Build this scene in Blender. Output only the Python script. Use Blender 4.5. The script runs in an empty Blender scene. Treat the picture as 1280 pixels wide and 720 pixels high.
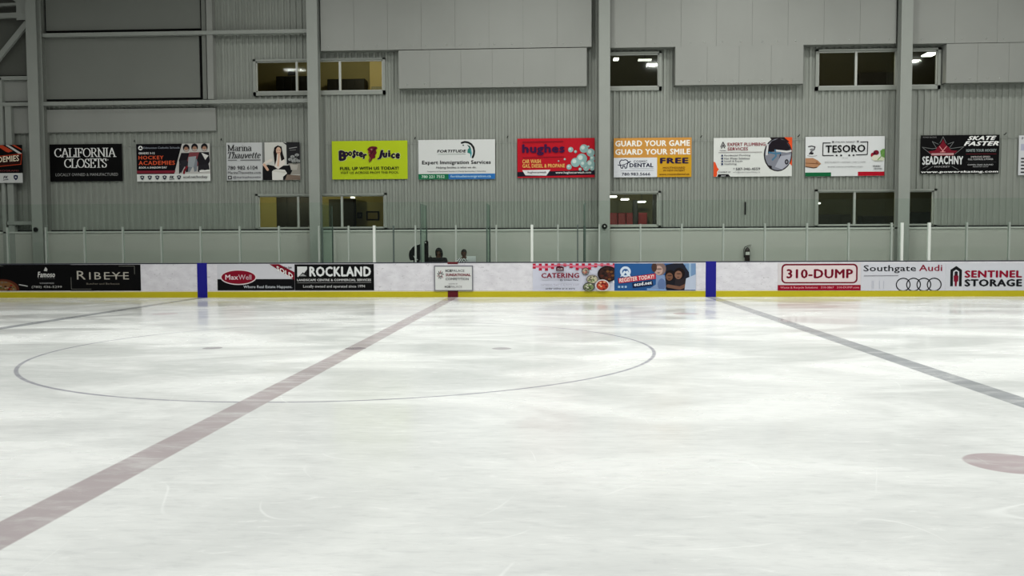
import bpy, bmesh, math, random
from mathutils import Vector, Matrix
random.seed(7)
SC = bpy.context.scene
COL = SC.collection
PI = math.pi

# ------------------------------------------------------------------ camera, world, light
FPX = 1080.24
YAW, PITCH, ROLL = -0.04898, -0.05055, -0.0043
CAM = Vector((3.0825, -13.2125, 1.6045))
FW = Vector((math.sin(YAW) * math.cos(PITCH), math.cos(YAW) * math.cos(PITCH), math.sin(PITCH)))
_r = Vector((math.cos(YAW), -math.sin(YAW), 0)); _u = _r.cross(FW)
RT = _r * math.cos(ROLL) + _u * math.sin(ROLL)
UP = -_r * math.sin(ROLL) + _u * math.cos(ROLL)
cd = bpy.data.cameras.new('camera'); cam = bpy.data.objects.new('camera', cd); COL.objects.link(cam)
cd.sensor_width = 36; cd.lens = FPX / 1280 * 36; cd.clip_end = 300
m3 = Matrix((RT, UP, -FW)).transposed()
cam.matrix_world = Matrix.Translation(CAM) @ m3.to_4x4()
SC.camera = cam
SC.view_settings.view_transform = 'Standard'; SC.view_settings.look = 'None'
SC.view_settings.exposure = 0.0; SC.view_settings.gamma = 1; SC.view_settings.use_curve_mapping = False
wd = bpy.data.worlds.new('world'); SC.world = wd; wd.use_nodes = True
wd.node_tree.nodes['Background'].inputs[0].default_value = (0.6, 0.65, 0.62, 1)
wd.node_tree.nodes['Background'].inputs[1].default_value = 0.0
LAMP = 330            # watts of one high-bay lamp over the ice
LAMP_COL = (1.0, 1.0, 0.965)
# x, y, share of the full power (the far left bay is lit more weakly)
LAMPS = []
for lx, k, kw in ((-26, .2, .04), (-19, .3, .05), (-12, .6, .10), (-5, 1.05, .45), (2, 1.1, 1.0), (9, 1.1, 1.3), (16, 1.05, .8), (23, .9, .55)):
    for ly, q in ((-7, 1.0), (2.5, 1.5)):
        LAMPS.append((lx, ly, k * q))
    LAMPS.append((lx, 10.3, kw * .70))
LAMP_Z = 11.8

# ------------------------------------------------------------------ geometry of the place
B = 12.95            # board face
YG = B + 0.07        # glass line
YC = B + 1.50        # column front
YL = B + 1.80        # low wall front
YP = B + 1.72        # flat upper panels, front
YW = B + 2.05        # corrugated wall (rib crests)
ZTOP = 12.5

def at(px, py, Y):
    d = FW * FPX + RT * (px - 640) - UP * (py - 360)
    t = (Y - CAM.y) / d.y
    return CAM + d * t
def ground(px, py):
    d = FW * FPX + RT * (px - 640) - UP * (py - 360)
    return CAM + d * (-CAM.z / d.z)
def X(px, Y, py=300): return at(px, py, Y).x
def Z(py, Y, px=640): return at(px, py, Y).z

# ------------------------------------------------------------------ materials
def lin(c):
    return tuple((v / 255 / 12.92) if v / 255 <= .04045 else ((v / 255 + .055) / 1.055) ** 2.4 for v in c)
MATS = {}
def mat(rgb, rough=.55, metal=0., spec=.3, noise=0., nscale=6., name=None, emit=0.):
    key = (tuple(rgb), rough, metal, spec, noise, nscale, emit)
    if key in MATS: return MATS[key]
    m = bpy.data.materials.new(name or 'paint'); m.use_nodes = True
    nt = m.node_tree; b = nt.nodes['Principled BSDF']
    c = lin(rgb) + (1,)
    b.inputs['Base Color'].default_value = c
    b.inputs['Roughness'].default_value = rough; b.inputs['Metallic'].default_value = metal
    b.inputs['Specular IOR Level'].default_value = spec
    if noise:
        tc = nt.nodes.new('ShaderNodeTexCoord'); nz = nt.nodes.new('ShaderNodeTexNoise')
        nz.inputs['Scale'].default_value = nscale; nz.inputs['Detail'].default_value = 5
        nt.links.new(tc.outputs['Object'], nz.inputs['Vector'])
        mx = nt.nodes.new('ShaderNodeMix'); mx.data_type = 'RGBA'
        mx.inputs[6].default_value = tuple(v * (1 - noise) for v in c[:3]) + (1,)
        mx.inputs[7].default_value = tuple(min(1, v * (1 + noise)) for v in c[:3]) + (1,)
        nt.links.new(nz.outputs['Fac'], mx.inputs[0]); nt.links.new(mx.outputs[2], b.inputs['Base Color'])
    if emit:
        b.inputs['Emission Color'].default_value = c; b.inputs['Emission Strength'].default_value = emit
    MATS[key] = m
    return m

class G:
    """tiny node-expression helper"""
    def __init__(s, nt): s.nt = nt
    def m(s, op, a, b=None, c=None):
        n = s.nt.nodes.new('ShaderNodeMath'); n.operation = op
        for i, v in enumerate((a, b, c)):
            if v is None: continue
            if isinstance(v, (int, float)): n.inputs[i].default_value = v
            else: s.nt.links.new(v, n.inputs[i])
        return n.outputs[0]
    def noise(s, vec, scale, detail=4, rough=.55, dist=0.):
        n = s.nt.nodes.new('ShaderNodeTexNoise'); s.nt.links.new(vec, n.inputs['Vector'])
        n.inputs['Scale'].default_value = scale; n.inputs['Detail'].default_value = detail
        n.inputs['Roughness'].default_value = rough; n.inputs['Distortion'].default_value = dist
        return n.outputs['Fac']
    def mapv(s, vec, scale, rot=0):
        n = s.nt.nodes.new('ShaderNodeMapping'); s.nt.links.new(vec, n.inputs['Vector'])
        n.inputs['Scale'].default_value = scale; n.inputs['Rotation'].default_value = (0, 0, rot)
        return n.outputs[0]
    def sm(s, v, a, b):
        n = s.nt.nodes.new('ShaderNodeMapRange'); n.interpolation_type = 'SMOOTHSTEP'
        s.nt.links.new(v, n.inputs[0]); n.inputs[1].default_value = a; n.inputs[2].default_value = b
        return n.outputs[0]
    def mix(s, f, a, b):
        n = s.nt.nodes.new('ShaderNodeMix'); n.data_type = 'RGBA'
        for i, v in ((0, f), (6, a), (7, b)):
            if isinstance(v, (int, float)): n.inputs[i].default_value = v
            elif isinstance(v, tuple): n.inputs[i].default_value = v + (1,) if len(v) == 3 else v
            else: s.nt.links.new(v, n.inputs[i])
        return n.outputs[2]

def ice_material():
    m = bpy.data.materials.new('ice'); m.use_nodes = True; nt = m.node_tree; g = G(nt)
    b = nt.nodes['Principled BSDF']
    tc = nt.nodes.new('ShaderNodeTexCoord'); o = tc.outputs['Object']
    sp = nt.nodes.new('ShaderNodeSeparateXYZ'); nt.links.new(o, sp.inputs[0]); x, y = sp.outputs[0], sp.outputs[1]
    ax = g.m('ABSOLUTE', x)
    def band(v, c, w):                       # 1 inside |v-c|<w, softly edged
        d = g.m('ABSOLUTE', g.m('SUBTRACT', v, c)); return g.sm(d, w + .012, w - .012)
    def rad(cx, cy): return g.m('SQRT', g.m('ADD', g.m('POWER', g.m('SUBTRACT', x, cx), 2), g.m('POWER', g.m('SUBTRACT', y, cy), 2)))
    def dot(cx, cy, r): return g.sm(rad(cx, cy), r + .012, r - .012)
    # snow and wear
    big = g.noise(g.mapv(o, (.34, .62, 1), .25), 1, 5, .6, .6)
    fine = g.noise(g.mapv(o, (1.2, 3.0, 1), -.35), 1.6, 6, .65, .4)
    snow = g.sm(big, .34, .70)
    scr = None
    for sx, sy, rot, th in ((.5, .8, .4, .004), (.9, .45, -.7, .004), (.33, .5, 1.3, .0022)):
        nn = g.noise(g.mapv(o, (sx, sy, 1), rot), 1, 1.0, .3, .3)
        l = g.sm(g.m('ABSOLUTE', g.m('SUBTRACT', nn, .5)), th, 0.)
        msk = g.sm(g.noise(g.mapv(o, (.7, .7, 1), rot), 1.3, 3), .54, .70)
        l = g.m('MULTIPLY', l, msk)
        scr = l if scr is None else g.m('MAXIMUM', scr, l)
    base = g.mix(snow, ICE_DARK, ICE_LIGHT)
    base = g.mix(g.m('MULTIPLY', g.sm(fine, .55, .8), .45), base, (.93, .95, .94))
    base = g.mix(g.m('MULTIPLY', g.sm(fine, .45, .25), .20), base, (.55, .57, .57))
    streak = g.noise(g.mapv(o, (.9, 3.2, 1), .12), 4.5, 5, .7, .5)
    base = g.mix(g.m('MULTIPLY', g.sm(streak, .52, .30), .26), base, (.46, .475, .48))
    base = g.mix(g.m('MULTIPLY', g.sm(streak, .55, .72), .45), base, (.95, .96, .955))
    wear = g.m('SUBTRACT', .96, g.m('MULTIPLY', g.sm(fine, .42, .75), .42))
    def paint(base, mask, col): return g.mix(g.m('MULTIPLY', mask, wear), base, col)
    base = paint(base, g.m('MULTIPLY', g.sm(g.m('ABSOLUTE', g.m('SUBTRACT', rad(0, 0), 4.572)), .036, .016), .9), (.30, .30, .35))
    base = paint(base, band(ax, 7.7725, .1525), (.31, .325, .345))
    base = paint(base, band(x, 0, .1525), (.43, .38, .39))
    base = paint(base, dot(0, 0, .16), (.24, .20, .23))
    nd = ground(1262, 579)
    for cx, cy, r, c in ((nd.x, nd.y, .305, (.46, .385, .40)), (-6.1, 6.7, .3, (.56, .48, .49)), (6.1, 6.7, .3, (.56, .48, .49)), (-6.1, -6.7, .305, (.46, .385, .40)),
                         (-2.27, .02, .15, (.40, .38, .40)), (2.27, .02, .15, (.40, .38, .40))):
        base = paint(base, dot(cx, cy, r), c)
    base = g.mix(g.m('MULTIPLY', scr, .5), base, (.95, .97, .96))
    nt.links.new(base, b.inputs['Base Color'])
    b.inputs['IOR'].default_value = 1.31; b.inputs['Specular IOR Level'].default_value = .5
    rg = g.m('ADD', g.m('MULTIPLY', g.sm(big, .35, .65), .16), ICE_ROUGH)
    nt.links.new(rg, b.inputs['Roughness'])
    return m
ICE_DARK, ICE_LIGHT, ICE_ROUGH = (.70, .72, .71), (.84, .86, .845), .13

def glass_material(name, tint, gloss, veil, rough=.03):
    m = bpy.data.materials.new(name); m.use_nodes = True; nt = m.node_tree
    for n in list(nt.nodes):
        if n.type == 'BSDF_PRINCIPLED': nt.nodes.remove(n)
    out = nt.nodes['Material Output']
    t = nt.nodes.new('ShaderNodeBsdfTransparent'); t.inputs[0].default_value = tint + (1,)
    gl = nt.nodes.new('ShaderNodeBsdfGlossy'); gl.inputs[0].default_value = (.9, .95, .92, 1); gl.inputs[1].default_value = rough
    df = nt.nodes.new('ShaderNodeBsdfDiffuse'); df.inputs[0].default_value = (.62, .72, .66, 1)
    a = nt.nodes.new('ShaderNodeMixShader'); a.inputs[0].default_value = gloss
    b = nt.nodes.new('ShaderNodeMixShader'); b.inputs[0].default_value = veil
    nt.links.new(t.outputs[0], a.inputs[1]); nt.links.new(gl.outputs[0], a.inputs[2])
    nt.links.new(a.outputs[0], b.inputs[1]); nt.links.new(df.outputs[0], b.inputs[2])
    nt.links.new(b.outputs[0], out.inputs[0])
    return m
def board_material():
    m = bpy.data.materials.new('scuffed_white_plastic'); m.use_nodes = True; nt = m.node_tree; g = G(nt); b = nt.nodes['Principled BSDF']
    o = nt.nodes.new('ShaderNodeTexCoord').outputs['Object']
    n1 = g.noise(g.mapv(o, (3, 1, 5)), 1, 4); n2 = g.noise(g.mapv(o, (7, 1, 16), .0), 1, 5, .7, 1.2)
    c = g.mix(g.sm(n1, .3, .7), (.61, .595, .635), (.71, .70, .735))
    c = g.mix(g.m('MULTIPLY', g.sm(n2, .58, .70), .75), c, (.30, .29, .31))
    nt.links.new(c, b.inputs['Base Color']); b.inputs['Roughness'].default_value = .45
    return m

M_CORR = mat((134, 138, 131), .5, 0, .3, .10, 1.3, 'ribbed_metal_wall')
M_PANEL = mat((137, 139, 134), .55, 0, .3, .06, .8, 'flat_grey_sheet')
M_STEEL = mat((141, 145, 139), .5, 0, .3, .06, 2, 'painted_steel')
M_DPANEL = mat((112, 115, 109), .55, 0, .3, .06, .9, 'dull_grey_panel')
M_LOW = mat((168, 169, 162), .5, 0, .3, .05, 1.2, 'white_low_wall')
M_CAP = mat((186, 189, 182), .45)
M_DARK = mat((26, 27, 27), .6)
M_FRAME = mat((136, 140, 133), .45, 0, .4)
M_ALU = mat((172, 175, 169), .4, .3, .5)
M_POST = mat((158, 166, 158), .4, .2, .5)
M_POSTW = mat((208, 212, 206), .4)
M_POSTD = mat((86, 96, 92), .4, .2)
M_BOARD = board_material()
M_YEL = mat((182, 170, 22), .5, 0, .3, .08, 3, 'yellow_kick_plate')
M_BLUE = mat((18, 16, 128), .5); M_RED = mat((92, 14, 26), .5)
M_SILL = mat((52, 56, 66), .5)
M_GLASS = glass_material('safety_glass', (.94, .972, .952), .013, .003)
M_EDGE = glass_material('glass_edge', (.80, .88, .84), .02, .02, .1)
M_PANE_DULL = glass_material('dull_window_glass', (.88, .90, .86), .008, .0)
M_PANE = glass_material('window_glass', (.88, .90, .86), .05, .0)
M_BLACK = mat((6, 6, 7), .7, 0, .15)

# ------------------------------------------------------------------ mesh helpers
class MB:
    def __init__(s): s.v = []; s.f = []; s.mi = []; s.mats = []; s.smooth = []
    def _m(s, m):
        if m not in s.mats: s.mats.append(m)
        return s.mats.index(m)
    def add(s, vs, fs, m, smooth=False):
        n = len(s.v); k = s._m(m); s.v += [tuple(v) for v in vs]
        for f in fs: s.f.append([n + i for i in f]); s.mi.append(k); s.smooth.append(smooth)
    def box(s, x0, x1, y0, y1, z0, z1, m):
        x0, x1 = sorted((x0, x1)); y0, y1 = sorted((y0, y1)); z0, z1 = sorted((z0, z1))
        vs = [(x, y, z) for z in (z0, z1) for y in (y0, y1) for x in (x0, x1)]
        s.add(vs, [(0, 2, 3, 1), (4, 5, 7, 6), (0, 1, 5, 4), (2, 6, 7, 3), (0, 4, 6, 2), (1, 3, 7, 5)], m)
    def bbox(s, x0, x1, y0, y1, z0, z1, m, bev=.01, seg=2):
        bm = bmesh.new(); bmesh.ops.create_cube(bm, size=1)
        bmesh.ops.scale(bm, vec=(abs(x1 - x0), abs(y1 - y0), abs(z1 - z0)), verts=bm.verts)
        bmesh.ops.translate(bm, vec=((x0 + x1) / 2, (y0 + y1) / 2, (z0 + z1) / 2), verts=bm.verts)
        bmesh.ops.bevel(bm, geom=list(bm.edges), offset=bev, segments=seg, affect='EDGES', profile=.5)
        s.addbm(bm, m)
    def addbm(s, bm, m, smooth=False):
        bm.verts.index_update(); s.add([v.co[:] for v in bm.verts], [[v.index for v in f.verts] for f in bm.faces], m, smooth); bm.free()
    def beam(s, a, b, w, h, m, up=(0, 0, 1)):
        a, b = Vector(a), Vector(b); d = (b - a).normalized(); r = d.cross(Vector(up))
        if r.length < 1e-4: r = d.cross(Vector((0, 1, 0)))
        r.normalize(); u = r.cross(d)
        vs = [p + r * (i * w / 2) + u * (j * h / 2) for p in (a, b) for i, j in ((-1, -1), (1, -1), (1, 1), (-1, 1))]
        s.add(vs, [(0, 3, 2, 1), (4, 5, 6, 7), (0, 1, 5, 4), (1, 2, 6, 5), (2, 3, 7, 6), (3, 0, 4, 7)], m)
    def tube(s, pts, r, m, n=10, smooth=True, closed=False):
        pts = [Vector(p) for p in pts]; rr = r if isinstance(r, (list, tuple)) else [r] * len(pts)
        vs = []; fs = []; ref = None
        for i, p in enumerate(pts):
            d = (pts[min(i + 1, len(pts) - 1)] - pts[max(i - 1, 0)]).normalized()
            if ref is None: ref = d.orthogonal().normalized()
            ref = (ref - d * ref.dot(d)).normalized(); q = d.cross(ref)
            vs += [p + (ref * math.cos(2 * PI * k / n) + q * math.sin(2 * PI * k / n)) * rr[i] for k in range(n)]
        for i in range(len(pts) - 1):
            for k in range(n): fs.append((i * n + k, i * n + (k + 1) % n, (i + 1) * n + (k + 1) % n, (i + 1) * n + k))
        s.add(vs, fs, m, smooth)
        e = (len(pts) - 1) * n
        s.add(vs[:n], [tuple(range(n - 1, -1, -1))], m); s.add(vs[e:], [tuple(range(n))], m)
    def lathe(s, c, prof, m, axis='Z', n=24, smooth=True):
        c = Vector(c); vs = []; fs = []
        for r, h in prof:
            for k in range(n):
                a = 2 * PI * k / n; p = (r * math.cos(a), r * math.sin(a), h)
                if axis == 'Y': p = (p[0], p[2], p[1])
                if axis == 'X': p = (p[2], p[0], p[1])
                vs.append(c + Vector(p))
        for i in range(len(prof) - 1):
            for k in range(n): fs.append((i * n + k, i * n + (k + 1) % n, (i + 1) * n + (k + 1) % n, (i + 1) * n + k))
        fs.append(tuple(range(n - 1, -1, -1))); fs.append(tuple(range((len(prof) - 1) * n, len(prof) * n)))
        s.add(vs, fs, m, smooth)
    def blob(s, c, r, m, seg=16, ring=10):
        bm = bmesh.new(); bmesh.ops.create_uvsphere(bm, u_segments=seg, v_segments=ring, radius=1)
        bmesh.ops.scale(bm, vec=r, verts=bm.verts); bmesh.ops.translate(bm, vec=c, verts=bm.verts); s.addbm(bm, m, True)
    def build(s, name, parent=None, origin=None):
        me = bpy.data.meshes.new(name)
        o = Vector(origin) if origin is not None else None
        if o is None:
            o = Vector((0, 0, 0))
        me.from_pydata([tuple(Vector(v) - o) for v in s.v], [], s.f)
        for m in s.mats: me.materials.append(m)
        me.polygons.foreach_set('material_index', s.mi); me.polygons.foreach_set('use_smooth', s.smooth)
        me.update()
        ob = bpy.data.objects.new(name, me); COL.objects.link(ob); ob.location = o
        if parent is not None:
            ob.parent = parent; ob.location = o - Vector(parent.location) if parent.parent is None else o - Vector(parent.location) - Vector(parent.parent.location)
        return ob
def tag(o, label, cat, group=None):
    o['label'] = label; o['category'] = cat
    if group: o['group'] = group
    return o
def struct(o, label=None):
    o['kind'] = 'structure'
    if label: o['label'] = label
    return o
def thing(name, loc, label, cat, group=None):
    o = bpy.data.objects.new(name, None); COL.objects.link(o); o.location = loc; o.empty_display_size = .1
    return tag(o, label, cat, group)

# ------------------------------------------------------------------ the room
mb = MB(); mb.add([(-32, -18, 0), (32, -18, 0), (32, YW + .6, 0), (-32, YW + .6, 0)], [(0, 1, 2, 3)], ice_material())
struct(mb.build('floor'), 'white ice sheet with faded lines and centre circle')
mb = MB(); mb.box(-32, 32, -18, YW + .6, ZTOP, ZTOP + .2, mat((90, 92, 90), .6)); struct(mb.build('ceiling'))
for nm, bx in (('wall_left', (-32.2, -32, -18, YW + .6)), ('wall_right', (32, 32.2, -18, YW + .6)), ('wall_front', (-32, 32, -18.2, -18))):
    mb = MB(); mb.box(*bx, 0, ZTOP, mat((110, 112, 108), .6)); struct(mb.build(nm))

# windows: photo rectangle of the whole opening on the ribbed wall
WIN = [(317, 73.5, 482, 119), (750, 65, 827, 113.5), (1019, 61, 1175, 112.5),
       (320, 242, 484, 289.5), (750, 239, 826, 286.5), (1018, 236.5, 1170, 286)]
def wrect(r):
    p = at(r[0], (r[1] + r[3]) / 2, YW); q = at(r[2], (r[1] + r[3]) / 2, YW); xm = (r[0] + r[2]) / 2
    return p.x, q.x, at(xm, r[3], YW).z, at(xm, r[1], YW).z
OPEN = [wrect(r) for r in WIN]
def corrugate(mb, x0, x1, z0, z1, m, pitch=.2, depth=.04):
    prof = [(0, 0), (.075, 0), (.095, depth), (.18, depth), (.2, 0)]
    xs = []
    k = math.floor(x0 / pitch)
    while k * pitch < x1:
        for a, d in prof[:-1]: xs.append((k * pitch + a, d))
        k += 1
    def interp(x):
        f = (x / pitch) % 1 * pitch
        for (a, d), (b, e) in zip(prof, prof[1:]):
            if a <= f <= b: return d + (e - d) * (f - a) / (b - a)
        return 0
    pts = [(x0, interp(x0))] + [p for p in xs if x0 < p[0] < x1] + [(x1, interp(x1))]
    vs = []; fs = []
    for x, d in pts: vs += [(x, YW + d, z0), (x, YW + d, z1)]
    for i in range(len(pts) - 1): fs.append((2 * i, 2 * i + 2, 2 * i + 3, 2 * i + 1))
    mb.add(vs, fs, m)
mb = MB(); XL, XR = -19.5, 32
edges = sorted({XL, XR, *[v for o in OPEN for v in o[:2]]})
for a, b in zip(edges, edges[1:]):
    cuts = sorted([(o[2], o[3]) for o in OPEN if o[0] <= a + 1e-6 and o[1] >= b - 1e-6]); z = 1.9
    for c0, c1 in cuts: corrugate(mb, a, b, z, c0, M_CORR); z = c1
    corrugate(mb, a, b, z, ZTOP, M_CORR)
mb.box(-32, XL, YW, YW + .05, 0, ZTOP, M_CORR)
struct(mb.build('wall_back'), 'grey ribbed metal wall')

# low white wall with pale ledge under the windows
mb = MB(); zl = Z(286.5, YL)
mb.box(-32, 32, YL, YW + .05, 0, zl - .05, M_LOW); mb.box(-32, 32, YL - .03, YW + .05, zl - .05, zl, M_CAP)
mb.box(-32, 32, YW - .06, YW + .0, zl, zl + .05, M_DARK)
struct(mb.build('trim_1'), 'white low wall with pale ledge')

# steel columns (H section)
zc = 0
COLX = [X(45, YC, 240), X(393, YC, 240), X(755.6, YC, 240), X(1130.3, YC, 240)]
for cx in COLX:
    mb = MB(); w = .175
    mb.box(cx - w, cx + w, YC, YC + .03, 0, ZTOP, M_STEEL); mb.box(cx - w, cx + w, YC + .27, YC + .30, 0, ZTOP, M_STEEL)
    mb.box(cx - .01, cx + .01, YC + .03, YC + .27, 0, ZTOP, M_STEEL); mb.box(cx - .22, cx + .22, YC - .02, YC + .30, 0, .03, M_STEEL)
    struct(mb.build('column'), 'grey steel column')

# flat sheets over the upper wall
def sheets(name, px0, px1, py0, py1, pitch, m, Y=YP, d=.05, screws=True):
    x0, x1 = X(px0, Y, py1), X(px1, Y, py1); z1, z0 = Z(py0, Y, (px0 + px1) / 2), Z(py1, Y, (px0 + px1) / 2)
    z1 = min(z1, ZTOP - .01)
    mb = MB(); n = max(1, round((x1 - x0) / pitch)); s = (x1 - x0) / n
    for i in range(n): mb.box(x0 + i * s + .003, x0 + (i + 1) * s - .003, Y, Y + .012, z0, z1, m)
    mb.box(x0 + .01, x1 - .01, Y + .013, Y + d, z0 + .01, z1 - .01, M_DPANEL)
    mb.box(x0, x0 + .015, Y + .012, YW, z0, z1, m); mb.box(x1 - .015, x1, Y + .012, YW, z0, z1, m); mb.box(x0, x1, Y + .05, YW, z0, z0 + .02, M_DPANEL)
    if screws:
        for i in range(n * 2):
            xx = x0 + (i + .5 + random.uniform(-.2, .2)) * s / 2
            mb.lathe((xx, Y - .006, z0 + .13), [(.022, 0), (.018, .006)], mat((170, 172, 168), .4), 'Y', 8)
    return struct(mb.build(name))
sheets('wall_panel', 401, 739.5, -140, 61, 1.12, M_PANEL)
sheets('wall_panel', 498.5, 733.5, 61.3, 109, 1.0, M_PANEL)
sheets('wall_panel', 763, 1120, -140, 57, 1.12, M_PANEL)
sheets('wall_panel', 844, 1004, 57.3, 105.5, 1.0, M_PANEL)
sheets('wall_panel', 1140, 1300, -140, 53.5, 1.12, M_PANEL)
sheets('wall_panel', 1182.5, 1300, 53.8, 103, 1.0, M_PANEL)
# left bay: two dull panels behind black gaps, girts, post, pale strip
def plate(name, px0, py0, px1, py1, m, Y0, Y1, rim=0):
    mb = MB(); xm, ym = (px0 + px1) / 2, (py0 + py1) / 2
    x0, x1, z1, z0 = X(px0, Y0, ym), X(px1, Y0, ym), min(Z(py0, Y0, xm), ZTOP - .01), Z(py1, Y0, xm)
    if rim:
        mb.box(x0 - rim, x1 + rim, Y0 + .03, Y1, z0 - rim, z1 + rim, M_BLACK)
        mb.box(x0, x1, Y0, Y0 + .03, z0, z1, m)
    else: mb.box(x0, x1, Y0, Y1, z0, z1, m)
    return struct(mb.build(name))
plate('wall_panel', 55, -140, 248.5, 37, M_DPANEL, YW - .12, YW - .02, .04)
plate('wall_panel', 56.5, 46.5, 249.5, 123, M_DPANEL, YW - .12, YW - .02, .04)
plate('wall_panel', 58, 136, 269.5, 164.5, M_PANEL, YW - .10, YW - .0)
plate('trim_2', 53, 39, 384.5, 43.5, M_STEEL, YW - .30, YW - .12)
plate('trim_3', 54, 125.3, 384.5, 130, M_STEEL, YW - .30, YW - .12)
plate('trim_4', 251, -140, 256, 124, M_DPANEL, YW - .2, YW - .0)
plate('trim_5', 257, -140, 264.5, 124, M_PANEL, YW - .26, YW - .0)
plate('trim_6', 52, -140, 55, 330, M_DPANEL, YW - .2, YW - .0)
# recess and bracing beyond the first column
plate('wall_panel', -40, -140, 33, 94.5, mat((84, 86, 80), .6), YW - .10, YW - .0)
plate('trim_7', -40, 95.5, 36, 100, M_STEEL, YW - .28, YW - .10)
plate('wall_panel', 5, 101, 38, 126.5, M_PANEL, YW - .14, YW - .0, .03)
plate('trim_8', 3, 127.8, 38, 132.3, M_STEEL, YW - .28, YW - .14)
plate('wall_panel', 17, 134, 38, 166.5, M_PANEL, YW - .12, YW - .0)
plate('trim_9', 1, 97, 5.5, 330, M_STEEL, YW - .28, YW - .10)
plate('trim_10', 9, 131, 16.5, 330, M_STEEL, YW - .26, YW - .10)
plate('trim_11', 9, 276.5, 40, 281, M_STEEL, YW - .3, YW - .12)
mb = MB(); Yb = YW - .35
for a, b, w in (((34, 29), (-14, 88), .17), ((12, -6), (34, 11), .10), ((24, -10), (36, 1), .08), ((-20, 21), (36, 18.5), .16), ((-20, 7), (28, 5), .08)):
    p, q = at(*a, Yb), at(*b, Yb); mb.beam(p, q, w, .1, M_STEEL, (0, 1, 0))
p = at(27, 12, Yb); mb.box(p.x - .14, p.x + .16, Yb - .07, Yb - .05, p.z - .35, p.z + .3, M_STEEL)
struct(mb.build('trim_12'), 'steel wall bracing')

# windows with frame, sashes, panes
PANES = [(1, (.405, .0)), ]
def window(i, r, mull, extra=None):
    x0, x1, z0, z1 = wrect(r); e = thing('window_%d' % i, ((x0 + x1) / 2, YW, z0), None, None)
    del e['label'], e['category']; struct(e)
    f = MB(); d0, d1 = YW - .06, YW + .12; b = .09
    f.box(x0, x1, d0, d1, z0, z0 + b * 1.3, M_FRAME); f.box(x0, x1, d0, d1, z1 - b * .7, z1, M_FRAME)
    f.box(x0, x0 + b, d0, d1, z0, z1, M_FRAME); f.box(x1 - b, x1, d0, d1, z0, z1, M_FRAME)
    struct(f.build('window_frame', e))
    s = MB(); q = .035; X0, X1, Z0, Z1 = x0 + b, x1 - b, z0 + b * 1.3, z1 - b * .7
    y0, y1 = YW + .0, YW + .06
    s.box(X0, X1, y0, y1, Z0, Z0 + q, M_ALU); s.box(X0, X1, y0, y1, Z1 - q, Z1, M_ALU)
    s.box(X0, X0 + q, y0, y1, Z0, Z1, M_ALU); s.box(X1 - q, X1, y0, y1, Z0, Z1, M_ALU)
    xs = [X0 + q]
    for mx in mull:
        xx = X(mx, YW, (r[1] + r[3]) / 2); s.box(xx - .035, xx + .035, y0 - .01, y1, Z0, Z1, M_ALU); xs += [xx - .035, xx + .035]
    xs.append(X1 - q); struct(s.build('sash', e))
    for a, c in zip(xs[::2], xs[1::2]):
        p = MB(); p.box(a, c, YW + .025, YW + .033, Z0 + q, Z1 - q, M_PANE_DULL if i in (1, 4) else M_PANE); struct(p.build('pane', e))
    return x0, x1, z0, z1
MULL = [(371, 391, 425), (788,) if False else (), (1070, 1120), (373, 394, 427.5), (), (1068, 1120)]
for i, r in enumerate(WIN): window(i + 1, r, MULL[i])

# rooms behind the windows
def room(name, r, depth, wallc, ceilc, lampw, lampcol, lpos=(.5, .5), back=None):
    x0, x1, z0, z1 = wrect(r); y1 = YW + depth; x0 = min(x0 - .4, X(r[0] - 6, y1)); x1 = max(x1 + .4, X(r[2] + 6, y1)); za, zb = z0 - .9, z1 + .75; y0, y1 = YW + .14, YW + depth
    m = mat(wallc, .7, 0, .2, .05, 1); c = mat(ceilc, .7)
    for nm, bx, mm in (('_back', (x0, x1, y1, y1 + .1, za, zb), back or m), ('_left', (x0 - .1, x0, y0, y1, za, zb), m), ('_right', (x1, x1 + .1, y0, y1, za, zb), m)):
        mb = MB(); mb.box(*bx, mm); struct(mb.build(name + nm))
    mb = MB(); mb.box(x0, x1, y0, y1, zb, zb + .1, c); struct(mb.build('ceiling'))
    mb = MB(); mb.box(x0, x1, y0, y1, za - .1, za, mat((70, 66, 58), .6)); struct(mb.build('floor'))
    l = bpy.data.lights.new(name + '_lamp', 'POINT'); l.energy = lampw; l.color = lampcol; l.shadow_soft_size = .12
    lo = bpy.data.objects.new('room_light', l); COL.objects.link(lo); lo.location = (x0 + (x1 - x0) * lpos[0], y0 + .35, zb - .22)
    return x0, x1, y0, y1, za, zb
WARM = (1, .92, .68)
R1 = room('wall_upper_office', WIN[0], 3.2, (158, 148, 106), (140, 130, 86), 60, WARM, (.75, .5))
R2 = room('wall_upper_hall', WIN[1], 3.5, (96, 92, 70), (110, 104, 80), 25, (1, .95, .8), (.5, .5))
R3 = room('wall_upper_lounge', WIN[2], 4.0, (84, 80, 58), (70, 70, 55), 70, (1, .9, .65), (.3, .6))
R4 = room('wall_lower_office', WIN[3], 3.0, (160, 152, 100), (120, 110, 70), 95, WARM, (.25, .3))
R5 = room('wall_lower_hall', WIN[4], 5.0, (100, 98, 70), (120, 116, 100), 190, (1, .96, .85), (.5, .5))
R6 = room('wall_lower_lounge', WIN[5], 4.0, (84, 84, 60), (70, 70, 55), 70, (1, .92, .65), (.4, .6))

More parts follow.
